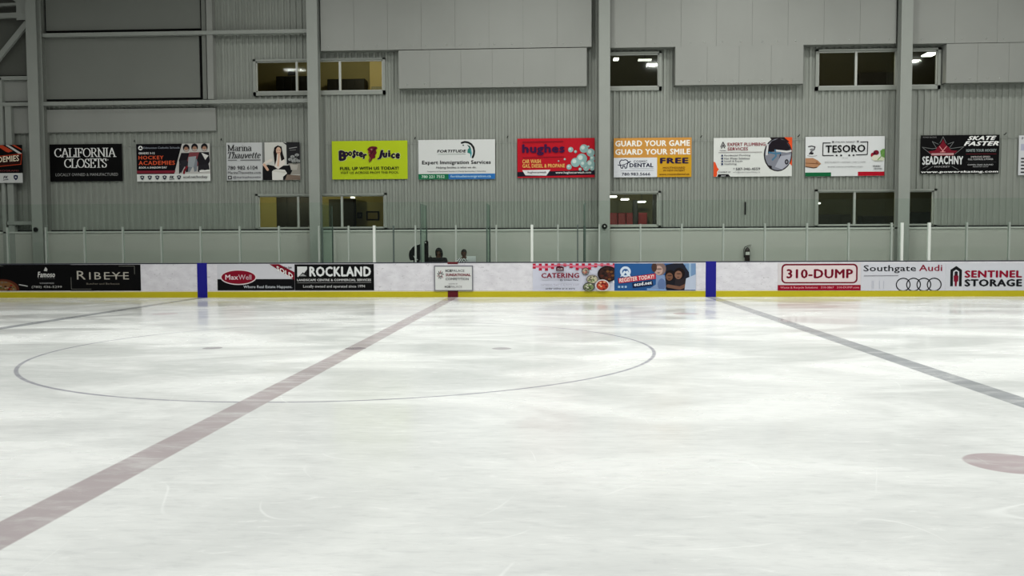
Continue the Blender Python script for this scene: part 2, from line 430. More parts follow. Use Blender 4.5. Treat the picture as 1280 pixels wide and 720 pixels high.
# ------------------------------------------------------------------ dasher boards
ZB = 1.07
brd = thing('dasher_board', (0, B, 0), 'long white rink board with yellow kick plate, dark sill and painted stripes', 'rink board')
mb = MB(); mb.box(-32, 32, B, B + .12, .2, ZB - .03, M_BOARD); mb.build('facing', brd)
mb = MB(); mb.box(-32, 32, B - .004, B + .12, 0, .175, M_YEL); mb.box(-32, 32, B - .003, B + .05, .175, .195, mat((222, 214, 170), .5)); mb.build('kick_plate', brd)
mb = MB(); mb.box(-32, 32, B - .004, B + .16, ZB - .03, ZB, M_SILL); mb.build('sill', brd)
for sx in (-7.7725, 7.7725):
    mb = MB(); mb.box(sx - .155, sx + .155, B - .006, B + .02, 0, ZB + .004, M_BLUE); o = mb.build('stripe', brd); o['label'] = 'dark blue painted stripe'
mb = MB(); mb.box(-.16, .16, B - .006, B + .165, 0, .2, M_RED); o = mb.build('stripe', brd); o['label'] = 'dark red stripe on the kick plate'; mb = MB(); mb.box(-.16, .16, B - .006, B + .165, ZB - .06, ZB + .004, M_RED); o = mb.build('stripe', brd); o['label'] = 'dark red painted stripe'

# ------------------------------------------------------------------ glass and posts above the boards
POSTS = [(10, 0), (58, 0), (106, 0), (154, 0), (202, 0), (251, 0), (300, 0), (349, 0), (399, 0), (436, 0), (468, 1), (492, 2), (519.5, 0), (570, 0), (620.5, 0), (665, 1), (697.5, 0), (722, 2), (749, 0),
         (800.5, 0), (852, 0), (904, 0), (956, 0), (1008.5, 0), (1060.5, 0), (1114, 0), (1127, 1), (1161, 1), (1208, 0), (1261, 0), (1314, 0)]
ORD = ['first', 'second', 'third', 'fourth', 'fifth', 'sixth', 'seventh', 'eighth', 'ninth', 'tenth', 'eleventh', 'twelfth']
def where(pxs):
    out = {}
    grp = {'a': [], 'b': [], 'c': [], 'd': []}
    for p in pxs:
        grp['a' if p < 253 else 'b' if p < 567 else 'c' if p < 889 else 'd'].append(p)
    for k, t in (('a', 'left of the left blue stripe'), ('b', 'right of the left blue stripe'), ('c', 'left of the right blue stripe'), ('d', 'right of the right blue stripe')):
        l = sorted(grp[k], reverse=k in 'ac')
        for i, p in enumerate(l): out[p] = '%s one %s' % (ORD[i], t)
    return out
wp = where([p for p, _ in POSTS])
z_glass = Z(251.5, YG)
post_mesh = {}
for px, k in POSTS:
    x = X(px, YG, 305); zt = Z(281, YG)
    if k not in post_mesh:
        mb = MB(); w = (.024, .038, .02)[k]; m = (M_POST, M_POSTW, M_POSTD)[k]
        mb.bbox(-w, w, -.045, -.008, 0, zt - ZB, m, .006); mb.bbox(-w, w, .014, .045, 0, zt - ZB, m, .006)
        mb.box(-w, w, -.06, .06, 0, .012, m)
        o = mb.build('glass_support_post'); post_mesh[k] = o.data
    else: o = bpy.data.objects.new('glass_support_post', post_mesh[k]); COL.objects.link(o)
    o.location = (x, YG, ZB)
    if px == 1314: bpy.data.objects.remove(o); continue
    tag(o, '%s upright post on the boards, %s' % (('pale slim', 'white thick', 'dark thin')[k], wp[px]), 'post', 'upright posts holding the rink glass')
pc = [((a + b) / 2, a, b) for (a, _), (b, _) in zip([(-38, 0)] + POSTS, POSTS)]
wg = where([c for c, _, _ in pc])
for c, a, b in pc:
    xa, xb = X(a, YG, 305) + .004, X(b, YG, 305) - .004; mb = MB()
    mb.box(xa, xb, YG - .006, YG + .006, ZB + .013, z_glass, M_GLASS)
    o = mb.build('rink_glass', None, ((xa + xb) / 2, YG, ZB))
    tag(o, 'clear glass pane above the boards, %s' % wg[c], 'glass pane', 'rink glass panes above the boards')
# glass dividers of the box behind the boards
for px, t in ((403, 'left of the seated people, beside the second steel column'), (526, 'next to the black rounded case, left of the person in black'), (608.5, 'right of the white laptop'), (731.5, 'beside the third steel column')):
    x = X(px, B + .2, 280); e = thing('glass_divider', (x, B + .2, 0), 'glass partition, %s' % t, 'glass partition', 'glass partitions behind the boards')
    zt = Z(254, B + .2)
    mb = MB(); mb.box(x - .006, x + .006, B + .2, B + 1.38, .25, zt, M_EDGE); mb.build('pane', e, (x, B + .2, .25))
    for ya in (B + .19, B + 1.38):
        mb = MB(); mb.box(x - .011, x + .011, ya, ya + .01, ZB, zt, M_POSTD); mb.build('edge_trim', e, (x, ya, ZB))
    for ya in (B + .16, B + 1.39): mb = MB(); mb.box(x - .02, x + .02, ya, ya + .04, 0, Z(283, ya), M_POSTD); mb.build('post', e, (x, ya, 0))
    mb = MB(); mb.box(x - .02, x + .02, B + .2, B + 1.38, .0, 1.0, M_BOARD); mb.build('base_panel', e, (x, B + .2, 0))

# ------------------------------------------------------------------ lettering
def fit_text(txt, bold=0., shear=0., space=1.):
    cu = bpy.data.curves.new('t', 'FONT'); cu.body = txt; cu.resolution_u = 2; cu.shear = shear; cu.space_character = space
    ob = bpy.data.objects.new('t', cu); COL.objects.link(ob)
    dg = bpy.context.evaluated_depsgraph_get(); me = ob.evaluated_get(dg).to_mesh()
    vs = [v.co[:2] for v in me.vertices]; fs = [list(p.vertices) for p in me.polygons]
    bpy.data.objects.remove(ob); bpy.data.curves.remove(cu)
    if bold > 0:                                     # heavier strokes: the same outline laid down again, slightly shifted
        n = len(vs); sh = [(-bold, 0), (bold, 0), (0, bold * .7), (0, -bold * .7)]
        fs = [[i + n * k for i in f] for k in range(4) for f in fs]; vs = [(x + a, y + b) for a, b in sh for x, y in vs]
    x0, x1 = min(v[0] for v in vs), max(v[0] for v in vs); y0, y1 = min(v[1] for v in vs), max(v[1] for v in vs)
    return [((x - x0) / (x1 - x0), (y - y0) / (y1 - y0)) for x, y in vs], fs
def arc(cx, cy, rx, ry, a0, a1, n=14):
    return [(cx + rx * math.cos(math.radians(a0 + (a1 - a0) * i / n)), cy + ry * math.sin(math.radians(a0 + (a1 - a0) * i / n))) for i in range(n + 1)]
def ser(x, y, w=.14): return [(x - w, y), (x + w, y)]
SERIF = {
 'C': (.86, [arc(.46, .5, .40, .48, 42, 318), [(.77, .98), (.77, .72)], [(.78, .25), (.78, .1)]]),
 'A': (.90, [[(.1, 0), (.44, 1)], [(.44, 1), (.46, 1), (.8, 0)], [(.2, .34), (.68, .34)], ser(.1, 0), ser(.8, 0, .15)]),
 'L': (.72, [[(.16, 0), (.16, 1)], [(.02, 0), (.66, 0), (.68, .26)], ser(.16, 1)]),
 'I': (.36, [[(.18, 0), (.18, 1)], ser(.18, 0), ser(.18, 1)]),
 'F': (.68, [[(.16, 0), (.16, 1)], [(.02, 1), (.6, 1), (.62, .78)], [(.16, .52), (.46, .52)], [(.46, .62), (.46, .42)], ser(.16, 0)]),
 'O': (.98, [arc(.49, .5, .42, .49, 0, 360, 24)]),
 'R': (.84, [[(.16, 0), (.16, 1)], [(.02, 1), (.36, 1)] + arc(.36, .75, .26, .25, 90, -90, 10) + [(.16, .5)], [(.38, .5), (.72, 0), (.84, 0)], ser(.16, 0)]),
 'N': (.96, [[(.14, 0), (.14, 1)], [(.1, 1), (.8, .02)], [(.8, 0), (.8, 1)], ser(.14, 0), ser(.8, 1), ser(.08, 1, .08)]),
 'S': (.64, [arc(.32, .75, .23, .24, 35, 215, 12)[:10] + [(.14, .62), (.48, .40)] + arc(.31, .25, .24, .25, 25, -145, 12), [(.52, .98), (.52, .76)], [(.07, .26), (.07, .02)]]),
 'E': (.72, [[(.16, 0), (.16, 1)], [(.02, 1), (.6, 1), (.62, .78)], [(.16, .52), (.46, .52)], [(.46, .62), (.46, .42)], [(.02, 0), (.63, 0), (.66, .25)]]),
 'T': (.78, [[(.38, 0), (.38, 1)], [(.04, .76), (.06, 1), (.7, 1), (.72, .76)], ser(.38, 0)]),
 'M': (1.1, [[(.14, 0), (.14, 1), (.52, .06), (.9, 1), (.9, 0)], ser(.14, 0, .1), ser(.9, 0), ser(.1, 1, .1), ser(.96, 1, .1)]),
 'a': (.6, [arc(.26, .56, .18, .12, 170, 0, 8) + [(.44, .1), (.54, 0)], arc(.24, .19, .18, .18, 60, 330, 10), [(.3, .38), (.44, .4)]]),
 'r': (.48, [[(.14, 0), (.14, .66)], [(.14, .42)] + arc(.34, .5, .18, .16, 150, 40, 6), ser(.14, 0, .1), ser(.08, .66, .06)]),
 'i': (.3, [[(.14, 0), (.14, .66)], [(.13, .9), (.15, .9)], ser(.14, 0, .1), ser(.08, .66, .06)]),
 'n': (.66, [[(.14, 0), (.14, .66)], [(.14, .44)] + arc(.33, .46, .18, .2, 150, 0, 8) + [(.51, 0)], ser(.14, 0, .1), ser(.51, 0, .1), ser(.08, .66, .06)]),
 'h': (.66, [[(.14, 0), (.14, 1)], [(.14, .44)] + arc(.33, .46, .18, .2, 150, 0, 8) + [(.51, 0)], ser(.14, 0, .1), ser(.51, 0, .1), ser(.08, 1, .06)]),
 'u': (.66, [[(.14, .66), (.14, .2)] + arc(.31, .2, .17, .2, 180, 330, 8) + [(.5, .24)], [(.5, .66), (.5, 0), (.58, 0)]]),
 'v': (.58, [[(.06, .66), (.28, 0)], [(.28, 0), (.5, .66)]]),
 'e': (.56, [[(.1, .38), (.46, .38)] + arc(.28, .34, .19, .33, 10, 320, 14)]),
 't': (.42, [[(.17, .9), (.17, .14)] + arc(.28, .14, .11, .14, 180, 320, 5), [(.04, .66), (.36, .66)]]),
 ' ': (.4, [])}
def nib_strokes(pts, a, b):
    """faces of a polyline swept with an elliptic pen (a across, b up)"""
    vs, fs = [], []
    for (x0, y0), (x1, y1) in zip(pts, pts[1:]):
        dx, dy = x1 - x0, y1 - y0; l = math.hypot(dx, dy)
        if l < 1e-9: continue
        nx, ny = -dy / l, dx / l; k = math.sqrt(a * a * nx * nx + b * b * ny * ny); ox, oy = a * a * nx / k, b * b * ny / k
        n = len(vs); vs += [(x0 + ox, y0 + oy), (x0 - ox, y0 - oy), (x1 - ox, y1 - oy), (x1 + ox, y1 + oy)]; fs.append((n, n + 1, n + 2, n + 3))
    for x, y in pts:
        n = len(vs); vs += [(x + a * math.cos(t * PI / 4), y + b * math.sin(t * PI / 4)) for t in range(8)]; fs.append(tuple(range(n, n + 8)))
    return vs, fs
def serif_text(txt, a=.065, b=.028, shear=0.):
    vs, fs, x = [], [], 0
    for ch in txt:
        w, st = SERIF[ch]
        for s in st:
            v, f = nib_strokes([(p[0] + x, p[1]) for p in s], a, b); n = len(vs); vs += v; fs += [tuple(n + i for i in q) for q in f]
        x += w
    vs = [(u + shear * v, v) for u, v in vs]
    x0, x1 = min(v[0] for v in vs), max(v[0] for v in vs); y0, y1 = min(v[1] for v in vs), max(v[1] for v in vs)
    return [((u - x0) / (x1 - x0), (v - y0) / (y1 - y0)) for u, v in vs], fs

class Sign:
    """a flat printed sheet on the plane y=Y; drawing coordinates run over the sheet's photo rectangle r, in tenths or pixels alike"""
    def __init__(s, name, r, Y, base, label, cat, group, thick=.02, conv=None):
        s.r = r; s.Y = Y; xm, ym = (r[0] + r[2]) / 2, (r[1] + r[3]) / 2
        s.x0, s.x1 = X(r[0], Y, ym), X(r[2], Y, ym); s.z1, s.z0 = Z(r[1], Y, xm), Z(r[3], Y, xm)
        s.base = base if not isinstance(base, tuple) else mat(base, .6, 0, .12)
        s.conv = conv or (lambda x, y: (x, y)); s.layer = 0; s.parts = []; s.cur = None; s.kind = 'print'
        mb = MB(); mb.box(s.x0, s.x1, Y, Y + thick, s.z0, s.z1, s.base)
        s.o = mb.build(name, None, ((s.x0 + s.x1) / 2, Y, s.z0)); tag(s.o, label, cat, group)
    def part(s, name): s.cur = MB(); s.parts.append((name, s.cur)); s.kind = name; return s
    def w(s, p):
        x, y = s.conv(*p); r = s.r
        u = min(1, max(0, (x - r[0]) / (r[2] - r[0]))); v = min(1, max(0, (y - r[1]) / (r[3] - r[1])))
        return (s.x0 + u * (s.x1 - s.x0), s.Y - .001 - s.layer * .0007, s.z1 + v * (s.z0 - s.z1))
    def raw(s, vs, fs, c, copies=1, ink=False):
        s.layer += 1; m = c if not isinstance(c, tuple) else mat(c, .6, 0, .12)
        ps = [list(s.w(p)) for p in vs]; k = 0
        if len(fs) > 1:                              # overlapping strokes lie a hair apart, like layers of ink
            nv = len(vs) // max(1, copies)
            if copies > 1:
                for i, p in enumerate(ps): p[1] -= .00015 * (i // nv)
            elif ink:
                for j, f in enumerate(fs):
                    for i in f: ps[i][1] -= .00006 * (j % 9)
        s.cur.add(ps, fs, m)
    def poly(s, pts, c): s.raw(pts, [tuple(range(len(pts)))], c)
    def rect(s, x0, y0, x1, y1, c): s.poly([(x0, y0), (x1, y0), (x1, y1), (x0, y1)], c)
    def ell(s, cx, cy, rx, ry, c, a0=0, a1=360, n=24): s.poly(arc(cx, cy, rx, ry, a0, a1, n)[: n if a1 - a0 == 360 else n + 1], c)
    def line(s, pts, wd, c):
        v, f = nib_strokes(pts, wd / 2, wd / 2); s.raw(v, f, c, 1, True)
    def text(s, t, x0, y0, x1, y1, c, bold=0., shear=0., slope=0., serif=False, bend=0., a=.065, space=1.):
        space *= 1 + max(0, bold) * 1.8; bold *= .85
        vs, fs = serif_text(t, a, shear=shear) if serif else fit_text(t, bold, shear, space)
        if s.kind == 'lettering': s.part('lettering')
        s.raw([(x0 + u * (x1 - x0), y1 + v * (y0 - y1) + slope * u + bend * 4 * u * (1 - u)) for u, v in vs], fs, c, 4 if bold > 0 and not serif else 1, serif)
    def done(s):
        for k, mb in s.parts:
            if mb.v: mb.build(k, s.o, s.o.location)
        return s
def cv(ox, oy, k): return lambda x, y: (ox + x / k, oy + y / k)
WHT, BLK, GRY = (226, 226, 224), (3, 3, 4), (150, 150, 150)
YB = YW - .05
BG = 'advertising banners along the back wall'
def banner(r, base, label, conv, Y=YB): return Sign('banner', r, Y, base, label + ' on back wall', 'banner', BG, .02, conv)

# 1 left edge, cut by the frame
s = banner((-66, 181.5, 28, 228.8), BLK, 'black banner with slanted orange word box, cut by the left frame edge', cv(0, 160, 7.2), YW - .34)
s.part('picture'); OR = (176, 62, 36)
s.poly([(-475, 240), (-475, 156), (-200, 156), (-60, 215)], (60, 60, 62)); s.poly([(-30, 156), (30, 156), (120, 210), (80, 222), (55, 214)], OR); s.poly([(55, 156), (85, 156), (200, 232), (180, 240)], (190, 190, 186)); s.poly([(112, 156), (140, 156), (200, 192), (200, 205)], OR)
s.rect(-475, 408, 202, 496, (196, 198, 196)); s.poly([(-475, 300), (202, 232), (192, 332), (-475, 392)], OR); s.poly([(-470, 306), (196, 240), (186, 326), (-470, 384)], (40, 12, 10))
s.part('lettering'); s.text('ACADEMIES', -140, 268, 174, 322, (226, 214, 190), .03, 0, -22); s.text('SPORT PROGRAMS', -150, 378, 168, 394, (120, 60, 60), .01)
s.text('FK', 28, 432, 72, 458, (20, 24, 40), .05, .2); s.line([(28, 470), (70, 466)], 6, (20, 24, 40))
for x in (-60, 140): s.poly([(x - 20, 430), (x, 424), (x + 20, 430), (x + 18, 456), (x, 474), (x - 18, 456)], (30, 40, 70)); s.ell(x, 446, 8, 8, (190, 190, 190))
s.done()
# 2 black, white serif words
s = banner((62.5, 180.1, 152.6, 226.7), BLK, 'plain black banner with two lines of white serif capitals', cv(0, 160, 7.2))
s.part('lettering'); s.text('CALIFORNIA', 492, 180, 1052, 262, WHT, serif=True, a=.075); s.text('CLOSETS', 578, 275, 962, 358, WHT, serif=True, a=.075)
s.ell(972, 288, 6, 6, GRY); s.text('LOCALLY OWNED & MANUFACTURED', 498, 406, 1060, 432, (150, 150, 148), .005); s.done()
# 3 hockey academies
s = banner((170.8, 179.7, 262.8, 226.7), (8, 6, 12), 'dark banner with orange block words and three hockey players', cv(150, 160, 7.2))
s.part('picture'); PAL = (186, 184, 180); s.poly([(562, 142), (812, 142), (812, 414), (486, 414)], PAL); s.rect(150, 414, 814, 482, (216, 218, 214))
s.poly([(150, 382), (500, 382), (490, 406), (150, 406)], (120, 34, 48)); s.ell(188, 178, 20, 20, WHT); s.poly([(172, 186), (188, 164), (204, 186)], (30, 30, 34))
for hx, hy, jc, pc_ in ((600, 185, (26, 22, 28), (40, 38, 44)), (676, 180, (120, 60, 66), (120, 126, 134)), (764, 180, (28, 26, 30), (30, 28, 32))):
    s.poly([(hx - 46, hy + 40), (hx + 40, hy + 40), (hx + 46, hy + 120), (hx + 20, hy + 170), (hx - 50, hy + 150), (hx - 70, hy + 110)], jc)
    s.poly([(hx - 54, hy + 110), (hx + 24, hy + 100), (hx + 14, hy + 210), (hx - 8, hy + 215), (hx - 16, hy + 160), (hx - 50, hy + 220), (hx - 64, hy + 214)], pc_)
    s.ell(hx, hy - 4, 30, 34, (24, 22, 26)); s.ell(hx, hy + 8, 20, 22, (150, 112, 92)); s.line([(hx - 20, hy + 12), (hx, hy + 22), (hx + 20, hy + 12)], 5, (200, 200, 196))
s.line([(540, 290), (536, 408)], 9, (30, 26, 30)); s.poly([(700, 336), (800, 330), (806, 376), (716, 376)], (36, 34, 38)); s.poly([(620, 262), (690, 256), (664, 356), (612, 350)], (150, 156, 160))
s.poly([(736, 225), (800, 250), (770, 290)], (210, 208, 204)); s.line([(604, 350), (580, 385), (576, 408)], 18, (120, 30, 40)); s.poly([(716, 384), (808, 380), (808, 392), (716, 398)], (230, 230, 226))
s.part('lettering'); s.text('Edmonton Catholic Schools', 218, 168, 542, 186, (150, 156, 166), .0); s.text('GRADES 3-12', 172, 216, 318, 234, WHT, .03)
s.text('HOCKEY', 170, 248, 396, 282, (206, 84, 50), .035, 0, 0, space=1.08); s.text('ACADEMIES', 170, 294, 498, 332, (206, 84, 50), .035, 0, 0, space=1.08); s.text('BOOK A SHADOW DAY', 172, 346, 426, 364, WHT, .03, .15)
for x in (200, 268, 336, 402, 532): s.poly([(x - 20, 432), (x, 426), (x + 20, 432), (x + 12, 456), (x, 466), (x - 12, 456)], (50, 54, 66)); s.ell(x, 442, 7, 7, (190, 190, 190))
s.text('FK', 448, 430, 488, 456, (20, 24, 40), .05, .2); s.line([(446, 464), (490, 460)], 4, (20, 24, 40)); s.text('ecsd.net/hockey', 570, 430, 788, 460, (40, 40, 46), .02); s.done()
# 4 realtor
s = banner((283.2, 178, 375.2, 225.3), (186, 188, 188), 'pale grey banner with a photo of a seated long-haired woman', cv(270, 160, 7.2))
s.part('picture'); s.rect(418, 130, 757, 470, (196, 196, 190)); s.rect(418, 130, 440, 470, (110, 112, 110)); s.rect(636, 130, 757, 330, (34, 34, 36)); s.rect(652, 320, 757, 420, (150, 146, 138))
s.poly([(418, 400), (424, 345), (470, 330), (530, 345), (690, 335), (684, 390), (640, 470), (418, 470)], (18, 18, 20)); s.poly([(604, 130), (650, 140), (640, 160)], (40, 40, 42))
for x, y in ((690, 260), (716, 285), (670, 285), (742, 300), (730, 245), (700, 300)): s.ell(x, y, 20, 13, (150, 152, 150)); s.line([(x, y), (712, 350)], 5, (80, 84, 80))
s.poly([(664, 330), (740, 330), (728, 380), (676, 380)], (176, 172, 164)); s.line([(664, 186), (730, 176)], 7, (150, 150, 150)); s.line([(668, 202), (720, 200)], 5, (120, 120, 120))
s.poly([(506, 470), (505, 390), (540, 372), (620, 378), (640, 410), (604, 440), (602, 470)], (214, 212, 206)); s.poly([(620, 470), (640, 420), (757, 430), (757, 470)], (120, 104, 92))
s.poly([(532, 340), (520, 220), (530, 176), (560, 158), (594, 170), (604, 230), (622, 290), (600, 350)], (24, 18, 18)); s.ell(566, 205, 22, 32, (206, 170, 148)); s.poly([(552, 236), (580, 236), (590, 300), (620, 280), (622, 330), (560, 372), (528, 350), (548, 290)], (216, 208, 200))
s.line([(500, 290), (450, 312), (432, 330)], 24, (214, 206, 196)); s.line([(436, 330), (466, 376)], 22, (204, 166, 144)); s.line([(572, 232), (560, 340)], 18, (208, 172, 150)); s.line([(525, 385), (620, 400)], 18, (200, 198, 190))
s.line([(556, 222), (566, 226), (577, 222)], 4, (140, 60, 60)); s.line([(552, 202), (560, 202)], 4, (40, 30, 30)); s.line([(572, 202), (580, 202)], 4, (40, 30, 30))
s.part('lettering'); s.text('Marina', 106, 150, 326, 206, (24, 24, 26), serif=True, a=.07); s.text('Thauvette', 108, 214, 406, 272, (24, 24, 26), serif=True, shear=.28, a=.07)
s.line([(112, 288), (190, 288)], 5, (80, 80, 84)); s.line([(224, 288), (404, 288)], 6, (80, 80, 84)); s.text('780 982 6104', 108, 340, 376, 374, (40, 40, 44), .012)
s.text('MarinaThauvette.com', 108, 388, 404, 412, (60, 60, 64), .01); s.rect(108, 428, 142, 460, (60, 60, 64)); s.ell(125, 444, 9, 9, (190, 190, 190)); s.text('@marinathauvette', 154, 430, 404, 456, (70, 70, 80), .01); s.done()
# 5 lime juice banner
s = banner((415, 176, 509.4, 224), (170, 188, 30), 'lime green banner with dark bouncy lettering', cv(400, 160, 9))
PUR = (28, 14, 40); EDGE = (196, 200, 150)
def bouncy(word, boxes, c, bold):
    for ch, (x0, y0, x1, y1, sh) in zip(word, boxes): s.text(ch, x0, y0, x1, y1, c, bold, sh)
bx1 = [(212, 248, 298, 368, 0), (272, 262, 324, 322, 0), (318, 258, 366, 316, 0), (362, 246, 408, 340, .2), (402, 258, 442, 316, .1), (438, 264, 490, 330, 0), (484, 288, 530, 350, .1)]
bx2 = [(646, 246, 718, 356, .2), (706, 276, 762, 336, .1), (762, 252, 790, 330, 0), (786, 246, 822, 334, .1), (812, 286, 860, 346, .1), (850, 282, 902, 350, .1)]
s.part('lettering')
for w_, bx in (('Booster', bx1), ('Juice', bx2[:3] + bx2[4:])): bouncy(w_, [(a - 5, b - 5, c + 5, d + 5, e) for a, b, c, d, e in bx], EDGE, .09)
for w_, bx in (('Booster', bx1), ('Juice', [bx2[0], bx2[1], (766, 252, 796, 330, 0), (798, 286, 850, 344, .1), bx2[5]])): bouncy(w_, bx, PUR, .08)
s.text('FUEL UP WITH US TODAY!', 226, 436, 886, 472, (14, 16, 20), .04); s.text('VISIT US ACROSS FROM THE POOL', 230, 488, 886, 514, (40, 44, 20), .015)
s.part('emblem'); s.poly([(535, 240), (560, 214), (590, 206), (640, 212), (652, 228), (632, 250), (642, 280), (622, 310), (626, 336), (592, 346), (580, 372), (556, 392), (548, 360), (560, 330), (548, 300), (566, 290)], (92, 20, 34))
s.poly([(570, 240), (586, 232), (594, 240), (586, 254)], (150, 110, 100)); s.poly([(548, 256), (562, 262), (556, 300), (544, 280)], (130, 60, 50)); s.poly([(556, 330), (576, 336), (566, 372), (552, 380)], (120, 90, 40)); s.line([(612, 226), (622, 250), (606, 290), (612, 318)], 6, (50, 10, 26)); s.line([(580, 290), (606, 250), (630, 228)], 9, (40, 10, 24)); s.done()
# 6 immigration services
s = banner((523, 174.5, 618.8, 224), (204, 206, 204), 'white banner with a green and blue strip below and a curved swoosh', cv(510, 160, 9))
s.part('picture'); s.rect(110, 515, 456, 582, (24, 106, 70)); s.rect(456, 515, 985, 582, (40, 104, 170))
s.part('emblem'); s.line(arc(640, 260, 100, 96, 115, 0, 10)[::-1] if False else [(606, 168), (640, 158), (680, 164), (715, 186), (738, 220), (746, 260), (742, 300), (728, 332)], 22, (24, 26, 28))
s.ell(624, 195, 10, 8, (70, 80, 84)); s.poly([(668, 190), (700, 205), (712, 240), (720, 280), (706, 330), (700, 290), (670, 280), (672, 244), (690, 226)], (46, 120, 110)); s.poly([(664, 190), (700, 212), (708, 236)], (30, 40, 44)); s.line([(708, 250), (716, 290), (706, 330)], 8, (90, 160, 180))
s.part('lettering'); s.text('FORTITUDE', 330, 244, 656, 276, BLK, .05, .15); s.line([(340, 294), (650, 294)], 4, (120, 140, 130)); s.text('Expert Immigration Services', 158, 364, 932, 420, (26, 26, 30), .035)
s.text('Helping families is what we do.', 316, 432, 768, 462, (60, 60, 60), .02, .1); s.text('Temporary & Permanent Residence | Family Sponsorship | Citizenship', 214, 480, 876, 498, (90, 90, 90), .012)
s.text('780 221 7552', 152, 530, 412, 562, (196, 220, 204), .02); s.text('fortitudeimmigration.ca', 478, 530, 932, 564, (176, 206, 226), .02); s.done()
# 7 red car wash
s = banner((646.7, 172.8, 743.3, 222), (176, 18, 34), 'bright red banner with dark lowercase word and pale foam bubbles', cv(635, 160, 9))
s.part('picture'); s.poly([(105, 492), (975, 478), (975, 530), (105, 545)], (22, 20, 34)); s.poly([(160, 472), (478, 468), (432, 534), (196, 530)], (214, 214, 214))
TEAL = (136, 168, 166)
for x, y, r in ((706, 245, 30), (855, 235, 48), (930, 280, 46), (950, 345, 30), (930, 410, 50), (880, 450, 36), (948, 455, 28), (640, 352, 12), (570, 372, 8), (688, 440, 30), (812, 466, 18), (760, 268, 16), (905, 212, 12), (830, 350, 60), (760, 390, 52), (850, 410, 40)):
    s.ell(x, y, r, r, TEAL, n=16); s.ell(x - r * .25, y - r * .25, r * .45, r * .45, (190, 206, 200), n=12)
s.part('lettering'); s.line([(166, 158), (620, 154)], 6, (70, 16, 34)); s.line([(166, 332), (632, 326)], 5, (90, 16, 34)); s.text('hughes', 160, 180, 640, 308, (52, 16, 60), .05)
s.text('CAR WASH', 162, 352, 370, 396, (222, 176, 96), .03); s.text('GAS, DIESEL & PROPANE', 162, 404, 640, 452, (222, 176, 96), .03)
s.text('hughescarwash', 222, 486, 430, 512, (50, 20, 40), .03); s.text('www.hughescarwash.com', 536, 490, 934, 522, (214, 210, 206), .025); s.done()
# 8 dental
s = banner((767.3, 172.2, 864.4, 221.4), (196, 140, 66), 'orange banner with big white words over a white tooth logo box', cv(755, 160, 9))
s.part('picture'); s.rect(100, 332, 598, 560, (210, 212, 216)); s.rect(598, 310, 995, 560, (196, 148, 34)); NAV = (24, 26, 54)
s.part('emblem'); tooth = [(180, 372), (196, 356), (218, 360), (240, 354), (262, 362), (272, 382), (262, 412), (256, 446), (240, 452), (232, 424), (216, 424), (208, 452), (192, 446), (184, 412), (176, 392), (180, 372)]
s.line(tooth, 10, NAV); s.line([(158, 412), (190, 418), (240, 404), (280, 384), (300, 372)], 9, NAV); s.ell(282, 382, 12, 9, NAV)
s.part('lettering'); s.text('GUARD YOUR GAME', 126, 138, 966, 206, (236, 232, 222), .05); s.text('GUARD YOUR SMILE', 126, 234, 970, 300, (236, 232, 222), .05)
s.text('COSMIC', 334, 362, 488, 388, NAV, .015, space=1.1); s.text('DENTAL', 288, 394, 556, 440, NAV, .05); s.line([(190, 478), (560, 478)], 3, (120, 124, 140)); s.line([(290, 456), (560, 456)], 3, (120, 124, 140)); s.text('780.983.5666', 200, 500, 522, 534, (50, 52, 70), .025)
s.text('FREE', 630, 336, 952, 402, (36, 22, 60), .06); s.text('MOUTHGUARD', 664, 438, 912, 460, (120, 80, 24), .03); s.text('W/ NEW PATIENT', 664, 468, 912, 490, (110, 74, 24), .02); s.text('www.cosmicdental.ca', 622, 510, 960, 532, (110, 74, 24), .03); s.done()
# 9 plumbing
s = banner((892, 172, 990, 220.6), (206, 208, 204), 'white banner with orange corners and a round photo of pipes', cv(880, 160, 9))
ORG = (214, 76, 34); s.part('picture'); s.poly([(900, 108), (1000, 108), (1000, 430), (960, 400), (990, 290)], ORG); s.poly([(738, 108), (900, 108), (960, 160), (880, 170), (770, 150)], (24, 18, 20))
s.poly([(100, 376), (128, 382), (150, 440), (168, 462), (148, 490), (150, 520), (140, 552), (100, 552)], ORG); s.poly([(160, 518), (276, 518), (300, 552), (150, 552)], (14, 12, 16))
s.ell(832, 300, 160, 190, (30, 24, 28)); s.ell(834, 300, 148, 178, (120, 122, 132)); s.poly([(720, 210), (760, 150), (840, 120), (920, 150), (966, 220), (976, 280), (860, 260), (760, 270), (700, 300)], (24, 18, 26))
s.line([(716, 190), (706, 300)], 20, (200, 200, 200)); s.line([(810, 255), (930, 270), (976, 262)], 20, (196, 196, 196)); s.line([(730, 275), (800, 290), (860, 285)], 16, (60, 110, 140)); s.line([(800, 250), (810, 320), (770, 360)], 18, (70, 110, 136)); s.line([(860, 300), (850, 350)], 14, (40, 40, 60))
s.poly([(860, 320), (976, 300), (960, 400), (880, 470), (800, 440)], (158, 160, 170)); s.ell(930, 385, 22, 30, (28, 26, 34)); s.ell(930, 385, 10, 16, (120, 120, 126)); s.poly([(720, 420), (764, 430), (764, 470), (736, 456)], (24, 20, 24))
s.part('emblem'); s.line([(186, 210), (212, 156), (240, 206)], 8, (40, 34, 40)); s.line([(196, 226), (214, 186), (230, 222)], 9, (50, 44, 50)); s.line([(176, 250), (244, 252)], 5, (60, 50, 60))
s.part('lettering'); s.text('EXPERT PLUMBING', 264, 164, 690, 202, (130, 36, 50), .02); s.text('SERVICES', 264, 216, 494, 252, (130, 36, 50), .02); s.line([(166, 272), (650, 272)], 6, (140, 134, 134))
